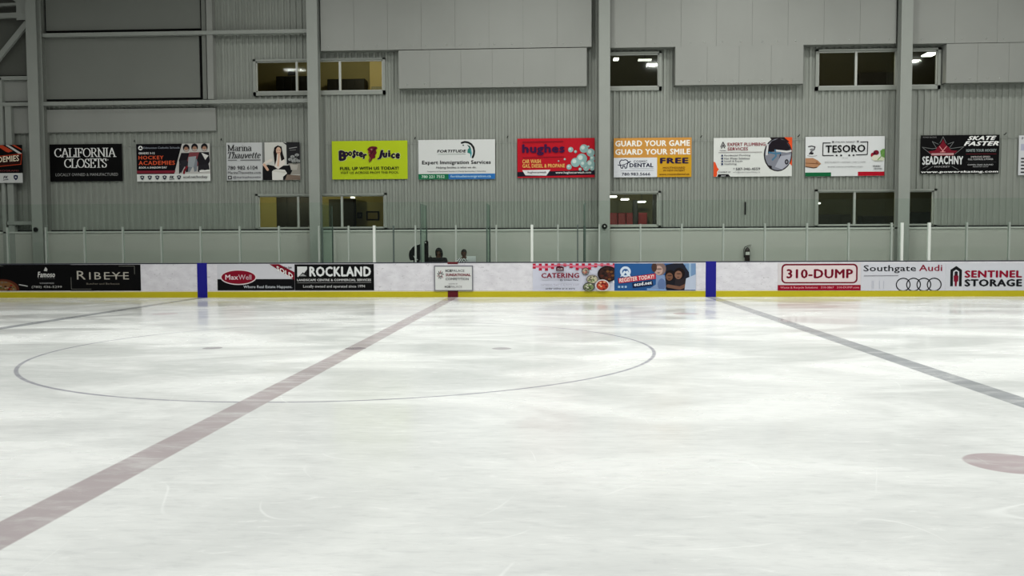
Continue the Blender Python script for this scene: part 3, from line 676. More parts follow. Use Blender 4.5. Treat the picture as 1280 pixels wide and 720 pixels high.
for y, t, x1 in ((308, 'Residential Plumbing', 522), (340, 'Hot Water Solutions', 514), (373, 'Install & Repair', 438), (404, 'Gasfitting', 366)): s.rect(194, y - 10, 214, y + 10, (44, 56, 90)); s.text(t, 228, y - 11, x1, y + 12, (80, 80, 86), .02)
s.text('587-340-4559', 358, 446, 632, 474, (60, 60, 66), .025); s.text('T', 328, 450, 346, 470, (60, 60, 66), .03); s.text('info@expertplumbing.ca', 328, 490, 630, 506, (110, 110, 114), .01); s.text('Contact us', 162, 482, 298, 500, (60, 60, 64), .02); s.text('24/7', 192, 530, 244, 544, (200, 200, 200), .03); s.done()
# 10 tesoro
s = banner((1006.7, 170.6, 1105.7, 220.1), (206, 208, 208), 'white banner with a boxed word, food pictures, green and red bars', cv(995, 160, 9))
s.part('picture'); s.rect(100, 498, 398, 545, (14, 92, 54)); s.rect(700, 493, 1000, 540, (168, 12, 34))
s.line([(140, 206), (176, 200), (212, 210), (204, 240), (170, 262), (150, 290)], 14, (70, 66, 70)); s.ell(180, 240, 26, 14, (120, 120, 122)); s.ell(176, 282, 22, 14, (34, 30, 34)); s.ell(182, 308, 56, 10, (150, 150, 152)); s.ell(182, 303, 48, 7, (206, 206, 206))
s.poly([(105, 336), (190, 334), (244, 360), (284, 400), (240, 440), (200, 450), (105, 430)], (168, 124, 92)); s.line([(105, 392), (200, 396), (270, 404)], 8, (100, 62, 40)); s.line([(110, 432), (200, 446), (236, 440)], 10, (70, 44, 32)); s.ell(236, 384, 14, 10, (140, 92, 64))
s.ell(900, 280, 32, 28, (110, 22, 40)); s.ell(858, 306, 18, 26, (150, 24, 44)); s.ell(880, 290, 16, 16, (70, 14, 30)); s.ell(896, 340, 46, 34, (206, 204, 186)); s.ell(960, 350, 36, 26, (196, 200, 176)); s.poly([(946, 262), (970, 240), (996, 240), (996, 340), (970, 330), (950, 300)], (96, 140, 70)); s.line([(920, 360), (950, 330), (985, 270)], 10, (110, 150, 80)); s.ell(925, 372, 50, 7, (170, 172, 160))
s.part('lettering'); s.line([(384, 166), (302, 166), (300, 308), (420, 308)], 9, BLK); s.line([(722, 160), (804, 158), (800, 300), (676, 304)], 9, BLK)
s.text('TESORO', 330, 194, 778, 278, BLK, .035, 0, -6); s.text('ITALIAN MARKET', 440, 150, 664, 166, (80, 80, 84), .015); s.rect(402, 146, 426, 166, (110, 110, 112)); s.rect(680, 144, 704, 164, (110, 110, 112))
for x in (456, 506, 598, 646): s.ell(x, 308, 12, 9, (30, 30, 32))
s.text('EST 2019', 520, 332, 582, 344, (150, 150, 150), .01); s.text('RESTAURANT | MARKET | DELI | CAFE', 326, 378, 780, 394, (120, 120, 122), .01); s.text('www.tesoromarket.com', 356, 428, 750, 442, (110, 110, 112), .012); s.text('FRESH', 866, 424, 946, 442, (50, 50, 54), .03); s.text('IMPORTED', 876, 456, 966, 470, (50, 50, 54), .03); s.done()
# 11 power skating
s = banner((1151, 168.8, 1249, 217), BLK, 'black banner with a red maple leaf emblem and slanted white words', cv(1140, 155, 8))
s.part('emblem'); OUT = (120, 122, 122); DR = (110, 18, 34)
for l in ([(100, 228), (190, 300)], [(100, 228), (200, 245), (240, 240)], [(200, 172), (245, 240)], [(200, 172), (262, 200)], [(276, 190), (308, 126), (340, 190)], [(416, 178), (356, 200)], [(416, 178), (372, 240)], [(516, 228), (380, 245)], [(516, 228), (430, 300)], [(150, 458), (210, 420)], [(466, 458), (400, 420)], [(110, 440), (160, 415)]): s.line(l, 4, OUT)
s.poly([(160, 272), (230, 262), (250, 232), (284, 200), (308, 152), (332, 200), (366, 232), (390, 262), (455, 268), (416, 300), (416, 316), (190, 316), (190, 300)], DR); s.line([(272, 222), (316, 278)], 6, (214, 150, 150)); s.line([(344, 222), (296, 278)], 6, (214, 150, 150)); s.line([(280, 278), (330, 278)], 5, (214, 150, 150)); s.rect(192, 290, 416, 310, (176, 140, 140))
s.part('lettering'); s.text('SEADACHNY', 102, 322, 512, 408, (206, 208, 208), .05, 0, 0, bend=-6); s.text('HOCKEY', 224, 416, 384, 434, (150, 150, 150), .03, .15); s.text('POWER SKATING', 104, 124, 240, 138, (120, 120, 120), .02)
s.text('SKATE', 550, 122, 840, 164, WHT, .06, .35); s.text('FASTER', 514, 174, 864, 220, WHT, .06, .35); s.text('IGNITE YOUR HOCKEY', 540, 252, 842, 280, (140, 150, 150), .04); s.line([(540, 302), (840, 302)], 4, (110, 30, 40))
s.text('IMPROVE SPEED', 588, 322, 780, 340, (176, 170, 170), .02); s.text('FULL CONTROL & POWER', 560, 346, 810, 364, (176, 176, 176), .03); s.text('CAMPS YEAR ROUND', 556, 402, 812, 416, (170, 170, 170), .03); s.text('REGISTER NOW', 610, 422, 764, 434, (150, 150, 150), .02); s.line([(540, 384), (840, 384)], 3, (60, 60, 60)); s.text('www.powerskating.com', 90, 466, 862, 494, WHT, .05, .1); s.done()
# 12 right edge
s = banner((1273.4, 168.8, 1371, 218.6), (200, 202, 204), 'white banner with dark list lines, cut by the right frame edge', cv(1140, 155, 8))
s.part('picture'); s.rect(1086, 196, 1300, 262, (170, 172, 190)); s.part('lettering')
for y in (342, 376, 410, 444, 480): s.line([(1096, y), (1240 + (y * 7) % 60, y)], 14, (40, 40, 44))
s.text('P', 1094, 128, 1112, 152, (60, 60, 70), .03); s.done()

# hooks that carry the banner wire, and the wire
mb = MB(); zw = Z(177.5, YB, 640)
for i in range(len(COLX) + 1):
    a = -19 if i == 0 else COLX[i - 1] + .2; b = 22 if i == len(COLX) else COLX[i] - .2
    z0, z1 = zw, zw
    mb.tube([(a, YB + .03, z0), ((a + b) / 2, YB + .03, z0 - .02), (b, YB + .03, z1)], .006, M_STEEL, 6)
for px, py in ((168, 177), (276.5, 175), (518.5, 173.5), (634, 172), (876, 171.5), (998, 170.5), (1256, 168)):
    p = at(px, py, YB); mb.tube([(p.x, YW, p.z), (p.x, YB - .02, p.z), (p.x + .03, YB - .04, p.z + .05)], .014, M_BLACK, 6)
struct(mb.build('trim_13'), 'thin banner wire with dark hooks')

# ------------------------------------------------------------------ advertisements on the boards
AG = 'advertisements stuck on the rink boards'
YA = B - .009
def ad(r, base, label, conv, group=AG): return Sign('board_advertisement', r, YA, base, label, 'advertisement', group, .004, conv)
c5 = cv(0, 320, 7.111)
s = ad((-12, 330.8, 88.4, 363.4), BLK, 'black board advertisement with a pizza picture at the far left of the boards', c5)
s.part('picture'); s.ell(20, 300, 150, 95, (84, 40, 26)); s.ell(20, 300, 125, 78, (120, 84, 50))
for i in range(26):
    a, q = random.uniform(0, 2 * PI), random.uniform(.1, .95); s.ell(20 + 125 * q * math.cos(a), max(190, 290 + 75 * q * math.sin(a)), random.uniform(8, 20), random.uniform(5, 11), random.choice([(130, 34, 26), (150, 130, 110), (70, 84, 40), (50, 28, 22), (110, 96, 80)]), n=8)
s.poly([(-85, 70), (10, 70), (45, 92), (-85, 96)], (70, 72, 70)); s.line([(175, 254), (245, 268)], 9, (180, 182, 180))
s.part('lettering'); s.text('Famoso', 340, 140, 494, 190, (206, 206, 202), .03, .15); s.poly([(395, 132), (412, 98), (428, 116), (424, 136)], (190, 190, 186)); s.text('PIZZERIA', 344, 190, 492, 206, (90, 90, 90), 0, space=1.4)
s.text('WINDERMERE', 356, 236, 484, 248, (160, 160, 160), .01); s.text('(780) 436-5299', 284, 264, 552, 290, (176, 176, 172), .005); s.done()
s = ad((88.4, 330.8, 175.8, 363.4), (3, 3, 4), 'black board advertisement with thin-framed pale capitals struck through', c5)
s.part('lettering'); TAN = (172, 168, 158); s.text('R', 684, 132, 762, 208, TAN, .0); s.text('IBEYE', 794, 144, 1146, 208, TAN, .0, space=1.25); s.line([(925, 176), (1140, 176)], 5, TAN); s.text('Butcher and Barbecue', 768, 238, 1062, 254, (120, 114, 104), .0)
s.line([(632, 190), (632, 294), (810, 294)], 4, (110, 110, 104)); s.line([(1060, 90), (1198, 90), (1198, 160)], 4, (110, 110, 104)); s.done()
c6 = cv(260, 320, 5.818)
s = ad((271.7, 330.3, 368.2, 363), (198, 198, 204), 'white and black board advertisement with a dark red oval and a sold ribbon', c6)
s.part('picture'); s.rect(60, 168, 640, 256, (5, 6, 10)); s.poly([(448, 56), (520, 56), (640, 118), (640, 176)], (116, 14, 34))
s.part('emblem'); s.ell(222, 154, 132, 56, (214, 206, 208), n=36); s.ell(222, 154, 124, 49, (126, 12, 36), n=36)
s.part('lettering'); s.text('Max', 126, 136, 220, 172, (214, 200, 204), .03); s.text('Well', 222, 136, 316, 172, (200, 176, 184), .0); s.text('SOLD', 500, 70, 618, 104, WHT, .04, 0, 62); s.text('For Sale', 556, 76, 610, 92, (60, 60, 66), .02, .1)
s.text('Where Real Estate Happens.', 258, 214, 612, 240, (196, 200, 206), .01); s.done()
s = ad((368.4, 330.2, 467.4, 363), (4, 5, 6), 'black board advertisement with bold white capitals and a mountain square', c6)
s.part('emblem'); s.rect(650, 76, 722, 152, (206, 208, 208)); s.poly([(656, 152), (690, 118), (700, 124), (722, 96), (722, 152)], (20, 22, 24)); s.poly([(664, 146), (690, 128), (718, 146)], (150, 152, 152))
s.part('lettering'); s.text('ROCKLAND', 738, 76, 1186, 150, (214, 216, 216), .055); s.text('LANDSCAPE CENTRE & COMMERCIAL SERVICES', 648, 166, 1186, 182, (206, 206, 206), .035); s.line([(650, 194), (1186, 192)], 3, (150, 150, 150)); s.text('Locally owned and operated since 1994', 692, 210, 1142, 236, (190, 190, 190), .01); s.done()
# framed competition sign
c7 = cv(490, 290, 6.4)
s = Sign('framed_sign', (542.6, 331.8, 591.4, 363.5), B - .05, (206, 208, 206), 'small white sign in a grey frame mounted at mid board above the red stripe', 'sign', None, .028, c7)
s.part('frame')
for a in ((336, 268, 649, 277), (336, 464, 649, 472), (336, 268, 345, 472), (640, 268, 649, 472)): s.rect(*a, (112, 112, 120))
s.part('emblem')
for k in range(9):
    a = math.radians(20 + k * 38); s.line([(388 + 10 * math.cos(a), 342 + 12 * math.sin(a)), (388 + 26 * math.cos(a + .5), 342 + 32 * math.sin(a + .5))], 5, (40, 38, 42) if k % 3 else (120, 30, 40))
s.part('lettering'); s.text('ICE', 430, 300, 478, 319, (20, 20, 24), .05); s.text('PALACE', 480, 300, 580, 319, (70, 70, 76), 0); s.text('SUNSATIONAL', 430, 332, 630, 353, (112, 16, 34), .05); s.text('COMPETITION', 430, 366, 614, 385, (60, 60, 66), .01); s.text('HOSTED BY', 454, 410, 526, 418, (110, 110, 114), .01); s.text('ICE', 422, 430, 466, 445, (30, 30, 34), .04); s.text('PALACE', 468, 430, 560, 445, (130, 130, 134), 0); s.done()
c8 = cv(655, 320, 5.333)
s = ad((665.9, 329.3, 767.8, 363.5), (196, 198, 212), 'white board advertisement with red gingham top edge and bowls of food', c8)
s.part('picture')
for i in range(27):
    for j in range(3):
        h = 12 + 5 * math.sin(i * .5)
        if (i + j) % 2 == 0 or j == 1: s.rect(58 + i * 20.5, 48 + j * h, 58 + (i + 1) * 20.5, 48 + (j + 1) * h, (170, 20, 50) if (i % 2 == 0 and j != 1) else (206, 110, 130))
def bowl(x, y, rx, ry, rim, fill, bits):
    s.ell(x, y, rx, ry, rim); s.ell(x, y, rx * .84, ry * .82, fill)
    for k in range(12):
        a = k * 2.4; q = .68 * math.sqrt((k + .5) / 12); s.ell(x + rx * q * math.cos(a), y + ry * q * math.sin(a), rx * .17, ry * .14, bits[k % len(bits)], n=8)
bowl(410, 102, 25, 25, (60, 56, 60), (150, 140, 130), [(180, 60, 50), (196, 180, 140), (90, 80, 70)]); bowl(556, 120, 66, 54, (30, 20, 22), (54, 34, 30), [(80, 40, 30), (34, 24, 22), (110, 70, 40)])
bowl(455, 155, 40, 30, (110, 104, 100), (170, 164, 140), [(90, 120, 60), (60, 56, 50), (206, 200, 170)]); bowl(432, 206, 40, 30, (60, 66, 56), (120, 126, 100), [(50, 60, 44), (196, 196, 176), (110, 140, 70)]); bowl(522, 196, 48, 40, (200, 198, 200), (150, 60, 44), [(190, 60, 40), (220, 160, 120), (110, 30, 26)]); s.line([(594, 170), (604, 176)], 8, (230, 230, 230))
s.part('lettering'); s.poly([(214, 76), (222, 68), (256, 68), (266, 76), (266, 98), (214, 98)], (70, 20, 36)); s.text('CLUB', 222, 80, 258, 92, (200, 190, 190), .02); s.text('CATERING', 116, 112, 368, 146, (120, 22, 44), .05); s.text('By Urban Fare', 240, 154, 362, 168, (50, 50, 60), .03, .3); s.text('CATERING THAT IS ALWAYS A HIT', 112, 186, 368, 198, (140, 136, 150), .0); s.text('order online or in store', 144, 210, 340, 222, (40, 40, 48), .03); s.done()
s = ad((768, 329.2, 869.7, 363.4), (38, 84, 140), 'blue board advertisement with slanted red and navy text boxes and faces of children', c8)
s.part('picture'); s.poly([(1000, 48), (1150, 48), (1150, 130), (1090, 170), (1000, 90)], (110, 140, 176)); s.rect(1060, 60, 1076, 160, (60, 90, 140)); s.rect(1100, 48, 1112, 140, (150, 176, 200))
def child(x, y, r, skin, hair, shirt, pts):
    s.poly(pts, shirt); s.ell(x, y, r * 1.1, r * 1.15, hair); s.ell(x - r * .18, y + r * .25, r * .72, r * .82, skin); s.ell(x - r * .1, y + r * .02, r * .5, r * .12, tuple(int(c * .6) for c in skin)); s.ell(x - r * .2, y + r * .68, r * .26, r * .09, tuple(int(c * .6) for c in skin))
s.poly([(945, 60), (1000, 48), (1060, 48), (1100, 110), (1110, 228), (940, 228)], (30, 32, 44)); child(905, 86, 38, (180, 150, 140), (120, 100, 96), (120, 140, 176), [(880, 110), (940, 130), (950, 228), (820, 228), (880, 190)]); s.ell(868, 76, 18, 30, (70, 50, 44)); s.ell(918, 190, 26, 40, (90, 110, 150))
child(975, 130, 32, (110, 76, 60), (24, 18, 20), (24, 24, 30), [(950, 160), (1010, 150), (1060, 228), (945, 228)]); child(1035, 118, 34, (130, 94, 78), (26, 18, 18), (40, 34, 38), [(1010, 150), (1080, 150), (1120, 200), (1080, 228), (1000, 228)])
s.line([(960, 200), (1040, 214), (1090, 190)], 22, (110, 78, 64)); s.poly([(1080, 150), (1148, 122), (1148, 226), (1070, 226)], (176, 186, 204)); s.poly([(820, 214), (950, 222), (950, 230), (820, 230)], (120, 150, 190))
s.part('emblem'); s.ell(676, 104, 36, 36, (196, 210, 226)); s.ell(676, 106, 22, 22, (50, 90, 140)); s.poly([(640, 140), (668, 96), (676, 104), (690, 96), (714, 140), (690, 130), (676, 110), (662, 130)], (206, 216, 226))
s.part('lettering'); s.poly([(626, 148), (876, 116), (880, 152), (632, 182)], (176, 48, 66)); s.text('REGISTER TODAY!', 636, 148, 866, 176, (230, 216, 210), .03, 0, -26); s.poly([(722, 182), (856, 164), (862, 194), (726, 212)], (24, 26, 56)); s.text('ecsd.net', 734, 178, 852, 202, (216, 220, 226), .05, 0, -14)
for x in (634, 656, 678): s.rect(x - 7, 198, x + 7, 212, (150, 180, 206))
s.done()
c9 = cv(960, 320, 8)
s = ad((972.2, 329, 1076, 363.3), (204, 198, 200), 'white board advertisement with a phone word in a dark red rounded frame', c9)
s.part('emblem'); DRD = (108, 8, 34)
def rrect(x0, y0, x1, y1, r): return arc(x1 - r, y0 + r, r, r, -90, 0, 6) + arc(x1 - r, y1 - r, r, r, 0, 90, 6) + arc(x0 + r, y1 - r, r, r, 90, 180, 6) + arc(x0 + r, y0 + r, r, r, 180, 270, 6)
s.poly(rrect(134, 78, 896, 274, 44), DRD); s.poly(rrect(150, 94, 880, 260, 32), (214, 200, 200)); s.rect(98, 290, 930, 345, (140, 10, 36))
s.part('lettering'); s.text('310-DUMP', 184, 130, 850, 224, DRD, .045); s.text('Waste & Recycle Solutions   310-3867   310-DUMP.com', 124, 304, 912, 330, (214, 150, 160), .02); s.done()
cA = cv(1060, 320, 5.818)
s = ad((1076.2, 328.9, 1182, 363.2), (198, 199, 206), 'white board advertisement with four linked black rings', cA)
s.part('emblem')
for k in range(4):
    cx = 403 + k * 75; s.line([p for p in arc(cx, 208, 50, 50, 125, 415, 30) if p[1] < 252] if k in (0, 3) and False else [p for p in arc(cx, 208, 50, 46, 0, 360, 30)], 8, (26, 28, 32))
s.part('lettering'); s.text('Southgate', 112, 66, 494, 124, (24, 26, 32), .015); s.text('Audi', 516, 64, 684, 110, (130, 16, 46), .015); s.line([(116, 144), (365, 142)], 5, (130, 130, 136))
for x in (176, 186, 230, 260): s.line([(x, 180), (x, 236)], 4, (176, 178, 190))
s.done()
s = ad((1182.2, 328.9, 1284, 363.1), (198, 200, 206), 'white board advertisement with a black arch and guard figure, far right', cA)
s.part('emblem'); s.poly([(744, 220), (744, 100), (786, 72), (828, 100), (828, 220), (808, 220), (808, 112), (786, 98), (764, 112), (764, 220)], (22, 24, 26)); s.ell(786, 122, 12, 12, (30, 30, 34)); s.poly([(768, 142), (804, 142), (802, 184), (794, 186), (792, 220), (778, 220), (776, 186), (770, 184)], (120, 16, 40)); s.rect(774, 130, 798, 142, (60, 20, 30))
s.part('lettering'); s.text('SENTINEL', 848, 104, 1266, 158, (136, 14, 44), .06); s.text('STORAGE', 848, 168, 1268, 222, (22, 24, 28), .06); s.done()

# ------------------------------------------------------------------ things behind the windows
def wbox(name, px0, py0, px1, py1, Y, d, m, label, cat, group=None, doors=0, z0=None):
    ym, xm = (py0 + py1) / 2, (px0 + px1) / 2; x0, x1 = X(px0, Y, ym), X(px1, Y, ym); za, zb = Z(py1, Y, xm) if z0 is None else z0, Z(py0, Y, xm)
    mb = MB(); mb.bbox(x0, x1, Y, Y + d, za, zb, m, .015); o = mb.build(name, None, ((x0 + x1) / 2, Y, za)); tag(o, label, cat, group)
    if doors:
        w = (x1 - x0) / doors
        for i in range(doors):
            q = MB(); q.bbox(x0 + i * w + .015, x0 + (i + 1) * w - .015, Y - .02, Y, za + .04, zb - .03, m, .008); q.box(x0 + (i + 1) * w - .07, x0 + (i + 1) * w - .05, Y - .04, Y - .02, (za + zb) / 2 - .06, (za + zb) / 2 + .06, M_STEEL); q.build('door', o, o.location)
    return o
DK = mat((34, 33, 30), .5)
def on_floor(R): return R[4]
wbox('cabinet', 345, 95, 386, 114, R1[3] - .6, .5, DK, 'dark cabinet behind the upper left window, left of the column', 'cabinet', None, 4, on_floor(R1))
wbox('cabinet', 409, 98.5, 456, 114, R1[3] - .6, .5, mat((26, 26, 25), .5), 'dark cabinet behind the upper left window, right of the column', 'cabinet', None, 4, on_floor(R1))
wbox('wall_vent', 360, 89, 369, 94, R1[3] - .06, .06, DK, 'small dark vent on the wall above the cabinet in upper left window', 'vent')
wbox('desk', 464, 108, 481, 114, R1[3] - .9, .5, mat((150, 146, 120), .5), 'pale desk at the right end of the upper left window', 'desk', None, 2, on_floor(R1))
wbox('partition', 462, 74, 490, 114, R1[3] - .28, .28, mat((214, 196, 140), .6), 'cream wall pier at the right end of the upper left window', 'wall pier', None, 0, on_floor(R1))
wbox('locker', 345.5, 246, 388, 288, R4[3] - .55, .5, mat((20, 21, 20), .5), 'tall black cabinet behind the lower left window, left of the column', 'cabinet', None, 3, on_floor(R4))
wbox('locker', 411, 249, 426, 288, R4[3] - .3, .28, mat((50, 52, 38), .5), 'dark green tall door unit behind the lower left window', 'cabinet', None, 1, on_floor(R4))
wbox('locker', 428, 248, 443, 288, R4[3] - .35, .3, mat((20, 20, 19), .5), 'black door unit beside the framed picture in the lower left window', 'cabinet', None, 1, on_floor(R4))
def picture(px0, py0, px1, py1, Y, label, inner):
    xm, ym = (px0 + px1) / 2, (py0 + py1) / 2; x0, x1, z1, z0 = X(px0, Y, ym), X(px1, Y, ym), Z(py0, Y, xm), Z(py1, Y, xm)
    e = thing('picture_frame', ((x0 + x1) / 2, Y, z0), label, 'picture'); b = .05
    mb = MB(); mb.box(x0, x1, Y - .03, Y, z0, z0 + b, M_BLACK); mb.box(x0, x1, Y - .03, Y, z1 - b, z1, M_BLACK); mb.box(x0, x0 + b, Y - .03, Y, z0, z1, M_BLACK); mb.box(x1 - b, x1, Y - .03, Y, z0, z1, M_BLACK); mb.build('frame', e, e.location)
    mb = MB(); mb.box(x0 + b, x1 - b, Y - .012, Y, z0 + b, z1 - b, mat(inner, .5)); mb.build('print', e, e.location)
picture(458, 264, 474, 275.5, R4[3], 'wide black-framed picture on the ochre wall in the lower left window', (130, 118, 70))
picture(446.5, 265.5, 453, 273, R4[3], 'small black-framed notice beside the wide picture in the lower left window', (60, 58, 44))
wbox('exit_light', 438, 245.6, 442.5, 248, R4[3] - .16, .16, mat((240, 240, 226), .4, 0, .3, 0, 6, None, 2.), 'small lit white lamp above the black door unit, lower left window', 'lamp')
RDL = mat((132, 14, 26), .5)
for a, b, t in ((757, 771.5, 'leftmost'), (772.5, 782, 'second from left'), (783, 791.5, 'third from left'), (798, 809, 'rightmost')):
    wbox('locker', a, 266, b, 290, R5[3] - .9, .5, RDL, 'red locker behind the lower middle window, %s of four' % t, 'locker', 'red lockers behind the window', 1, on_floor(R5))
wbox('partition', 791.5, 250, 797, 290, R5[3] - 1.2, .25, mat((24, 24, 22), .5), 'dark pillar between the red lockers', 'pillar', None, 0, on_floor(R5))
wbox('partition', 816.5, 236, 826, 290, R5[3] - 2.2, .25, mat((22, 22, 20), .5), 'dark tall panel at the right of the lower middle window', 'panel', None, 0, on_floor(R5))
def lamp_glint_bar(px, py, w, Y, label, zc, L=.35, em=6):  # ceiling lamps, and added glowing bars that imitate reflections in the panes
    p = at(px, py, Y); x, z = p.x, min(p.z, zc - .04); mb = MB(); hw = w / 2 / 38 * (Y - CAM.y) / 28
    mb.bbox(x - hw, x + hw, Y - L / 2, Y + L / 2, z - .025, z + .02, mat((235, 238, 230), .4, 0, .3, 0, 6, None, em), .008)
    o = mb.build('ceiling_lamp', None, (x, Y, z)); tag(o, label, 'lamp', 'lit lamps behind the windows')
    q = MB(); q.box(x - .012, x + .012, Y - .012, Y + .012, z + .02, zc, M_DARK); q.build('stem', o, o.location)
lamp_glint_bar(766, 245.8, 9, YW + 2.0, 'lit white ceiling lamp behind the lower middle window, nearest the column', R5[5])
lamp_glint_bar(781, 249.2, 9, YW + 2.9, 'lit white ceiling lamp behind the lower middle window, second from the column', R5[5])
lamp_glint_bar(802, 252.2, 9, YW + 3.8, 'lit white ceiling lamp behind the lower middle window, farthest from the column', R5[5])
lamp_glint_bar(1162, 68, 12, YW + 1.4, 'white glowing bar imitating a lamp reflection, top right of the upper right window', R3[5], .5)  # added glowing bar in place of an arena lamp mirrored in the pane
lamp_glint_bar(1022.5, 254, 4, YW + 2.5, 'small glowing bar at the left end of the lower right window', R6[5], .2)  # plain emissive bar on a stem
lamp_glint_bar(770, 74, 6, YW + 1.2, 'small glowing bar imitating a reflection at the top left of the upper middle window', R2[5], .3)  # added glow imitating a glint on the pane
lamp_glint_bar(806, 75, 16, YW + 1.6, 'long glowing bar imitating a reflection at the top right of the upper middle window', R2[5], .2, 1.5)  # added dim glow imitating the bright streak reflected in the glass
wbox('cabinet', 1022, 268, 1064, 288, R6[3] - .8, .5, DK, 'low dark cabinet at the left of the lower right window', 'cabinet', None, 3, on_floor(R6))
wbox('cabinet', 1078, 270, 1120, 288, R6[3] - .8, .5, mat((28, 28, 24), .5), 'low dark cabinet in the middle of the lower right window', 'cabinet', None, 3, on_floor(R6))
wbox('cabinet', 1138, 265, 1163, 288, R6[3] - .8, .5, mat((24, 26, 22), .5), 'low dark cabinet right of the column in the lower right window', 'cabinet', None, 2, on_floor(R6))
wbox('cabinet', 1074, 90, 1124, 112, R3[3] - .8, .5, mat((44, 38, 28), .5), 'dark brown cabinet behind the upper right window', 'cabinet', None, 3, on_floor(R3))

# ------------------------------------------------------------------ fire extinguisher on the low wall
p = at(933.2, 328, YL); ex, ey = p.x, YL - .10
zb = at(933, 327, ey).z; zt = at(933, 306, ey).z; H = zt - zb
e = thing('fire_extinguisher', (ex, ey, zb), 'dark fire extinguisher with pale label hung on the low white wall', 'fire extinguisher')
mb = MB(); r = .082; mb.lathe((ex, ey, zb), [(r * .9, 0), (r, .015), (r, H * .66), (r * .92, H * .72), (r * .6, H * .79), (r * .3, H * .82), (r * .28, H * .86)], mat((30, 16, 16), .35)); mb.build('cylinder', e, e.location)
mb = MB(); mb.add([(ex + (r + .002) * math.cos(a), ey + (r + .002) * math.sin(a), zb + h) for h in (H * .40, H * .58) for a in [math.radians(215 + 11 * k) for k in range(11)]], [(k, k + 1, k + 12, k + 11) for k in range(10)], mat((190, 190, 184), .5)); o = mb.build('sticker', e, e.location); o['label'] = 'pale label on the front'
mb = MB(); mb.box(ex - .03, ex + .03, ey - .025, ey + .025, zb + H * .86, zb + H * .92, M_STEEL); mb.beam((ex - .02, ey, zb + H * .93), (ex + .12, ey, zb + H * 1.0), .03, .015, M_BLACK); mb.beam((ex - .02, ey, zb + H * .90), (ex + .11, ey, zb + H * .90), .03, .012, M_BLACK); mb.build('valve', e, e.location)
mb = MB(); mb.tube([(ex - .03, ey, zb + H * .89), (ex - .09, ey - .02, zb + H * .86), (ex - .115, ey - .03, zb + H * .7), (ex - .11, ey - .03, zb + H * .4), (ex - .10, ey - .03, zb + H * .25)], [.012, .012, .012, .014, .022], M_BLACK, 8); mb.build('hose', e, e.location)
mb = MB(); mb.box(ex - .04, ex + .04, ey + r, YL, zb + H * .3, zb + H * .8, M_STEEL); mb.build('bracket', e, e.location)
# round dark sounders on the columns
for px, py, rr, t in ((755.6, 283, .085, 'round black device with pale centre on the third steel column'), (45.4, 287, .075, 'round black device on the first steel column, far left')):
    p = at(px, py, YC); mb = MB(); mb.lathe((p.x, YC, p.z), [(rr * .8, 0), (rr, -.02), (rr, -.05), (rr * .85, -.065), (rr * .35, -.06)], M_BLACK, 'Y', 20)
    o = mb.build('wall_sounder', None, (p.x, YC, p.z)); tag(o, t, 'alarm')
    if px > 700: q = MB(); q.lathe((p.x, YC, p.z), [(.024, -.058), (.02, -.075)], mat((206, 206, 200), .4), 'Y', 12); q.build('centre_cap', o, o.location)
# slim dark bar on the wall above the extinguisher
p = at(931.3, 260, YW); zt, zb2 = Z(252.5, YW, 931), Z(268.5, YW, 931); mb = MB(); mb.bbox(p.x - .022, p.x + .022, YW - .05, YW, zb2, zt, M_BLACK, .008)
tag(mb.build('wall_bracket', None, (p.x, YW, zb2)), 'slim dark upright bar on the ribbed wall above the fire extinguisher', 'bar')

# ------------------------------------------------------------------ scorekeepers behind the boards
YD = B + .50
xa, xb = X(533, YD), X(604, YD)
e = thing('counter', ((xa + xb) / 2, YD - .1, 0), 'narrow counter behind the boards in front of the two seated people', 'counter')
mb = MB(); mb.box(xa, xb, B + .17, YD + .02, .98, 1.01, mat((60, 60, 64), .5)); mb.build('top', e, (xa, B, .98))
for xx in (xa + .03, xb - .07):
    mb = MB(); mb.box(xx, xx + .04, B + .2, YD, 0, .98, M_STEEL); mb.build('leg', e, (xx, B + .2, 0))
mb = MB(); mb.box(xa, xb, YD - .1, YD + .1, .24, .27, M_STEEL); mb.build('foot_rail', e, (xa, YD, .27))
YS = B + .92
xa = X(539, YS)
e = thing('bench', ((xa + xb) / 2, YS, 0), 'bench behind the boards under the two seated people', 'bench')
SEAT = .72
mb = MB(); mb.bbox(xa, xb, YS - .18, YS + .22, SEAT - .05, SEAT, mat((90, 70, 50), .5)); mb.build('seat', e, (xa, YS, SEAT))
for xx in (xa + .1, (xa + xb) / 2, xb - .1):
    mb = MB(); mb.box(xx - .03, xx + .03, YS - .15, YS + .19, 0, SEAT - .05, M_STEEL); mb.build('leg', e, (xx, YS, 0))

def skin(name, chains, m, parent, sub=2):
    """chains: lists of (x,y,z,r); vertices at the same spot are shared; the first vertex is the root"""
    vs, rs, es, idx = [], [], [], {}
    for ch in chains:
        prev = None
        for x, y, z, r in ch:
            k = (round(x, 4), round(y, 4), round(z, 4))
            if k not in idx: idx[k] = len(vs); vs.append((x, y, z)); rs.append(r)
            i = idx[k]
            if prev is not None and prev != i: es.append((prev, i))
            prev = i
    me = bpy.data.meshes.new(name); me.from_pydata(vs, es, []); ob = bpy.data.objects.new(name, me); COL.objects.link(ob)
    md = ob.modifiers.new('s', 'SKIN'); md.use_smooth_shade = True
    for i, v in enumerate(me.skin_vertices[0].data): v.radius = (rs[i], rs[i]); v.use_root = (i == 0)
    sb = ob.modifiers.new('u', 'SUBSURF'); sb.levels = sub; sb.render_levels = sub
    dg = bpy.context.evaluated_depsgraph_get(); ev = bpy.data.meshes.new_from_object(ob.evaluated_get(dg))
    bpy.data.objects.remove(ob); ev.name = name
    for p_ in ev.polygons: p_.use_smooth = True
    ev.materials.clear(); ev.materials.append(m)
    o2 = bpy.data.objects.new(name, ev); COL.objects.link(o2)
    if parent is not None: o2.parent = parent
    return o2

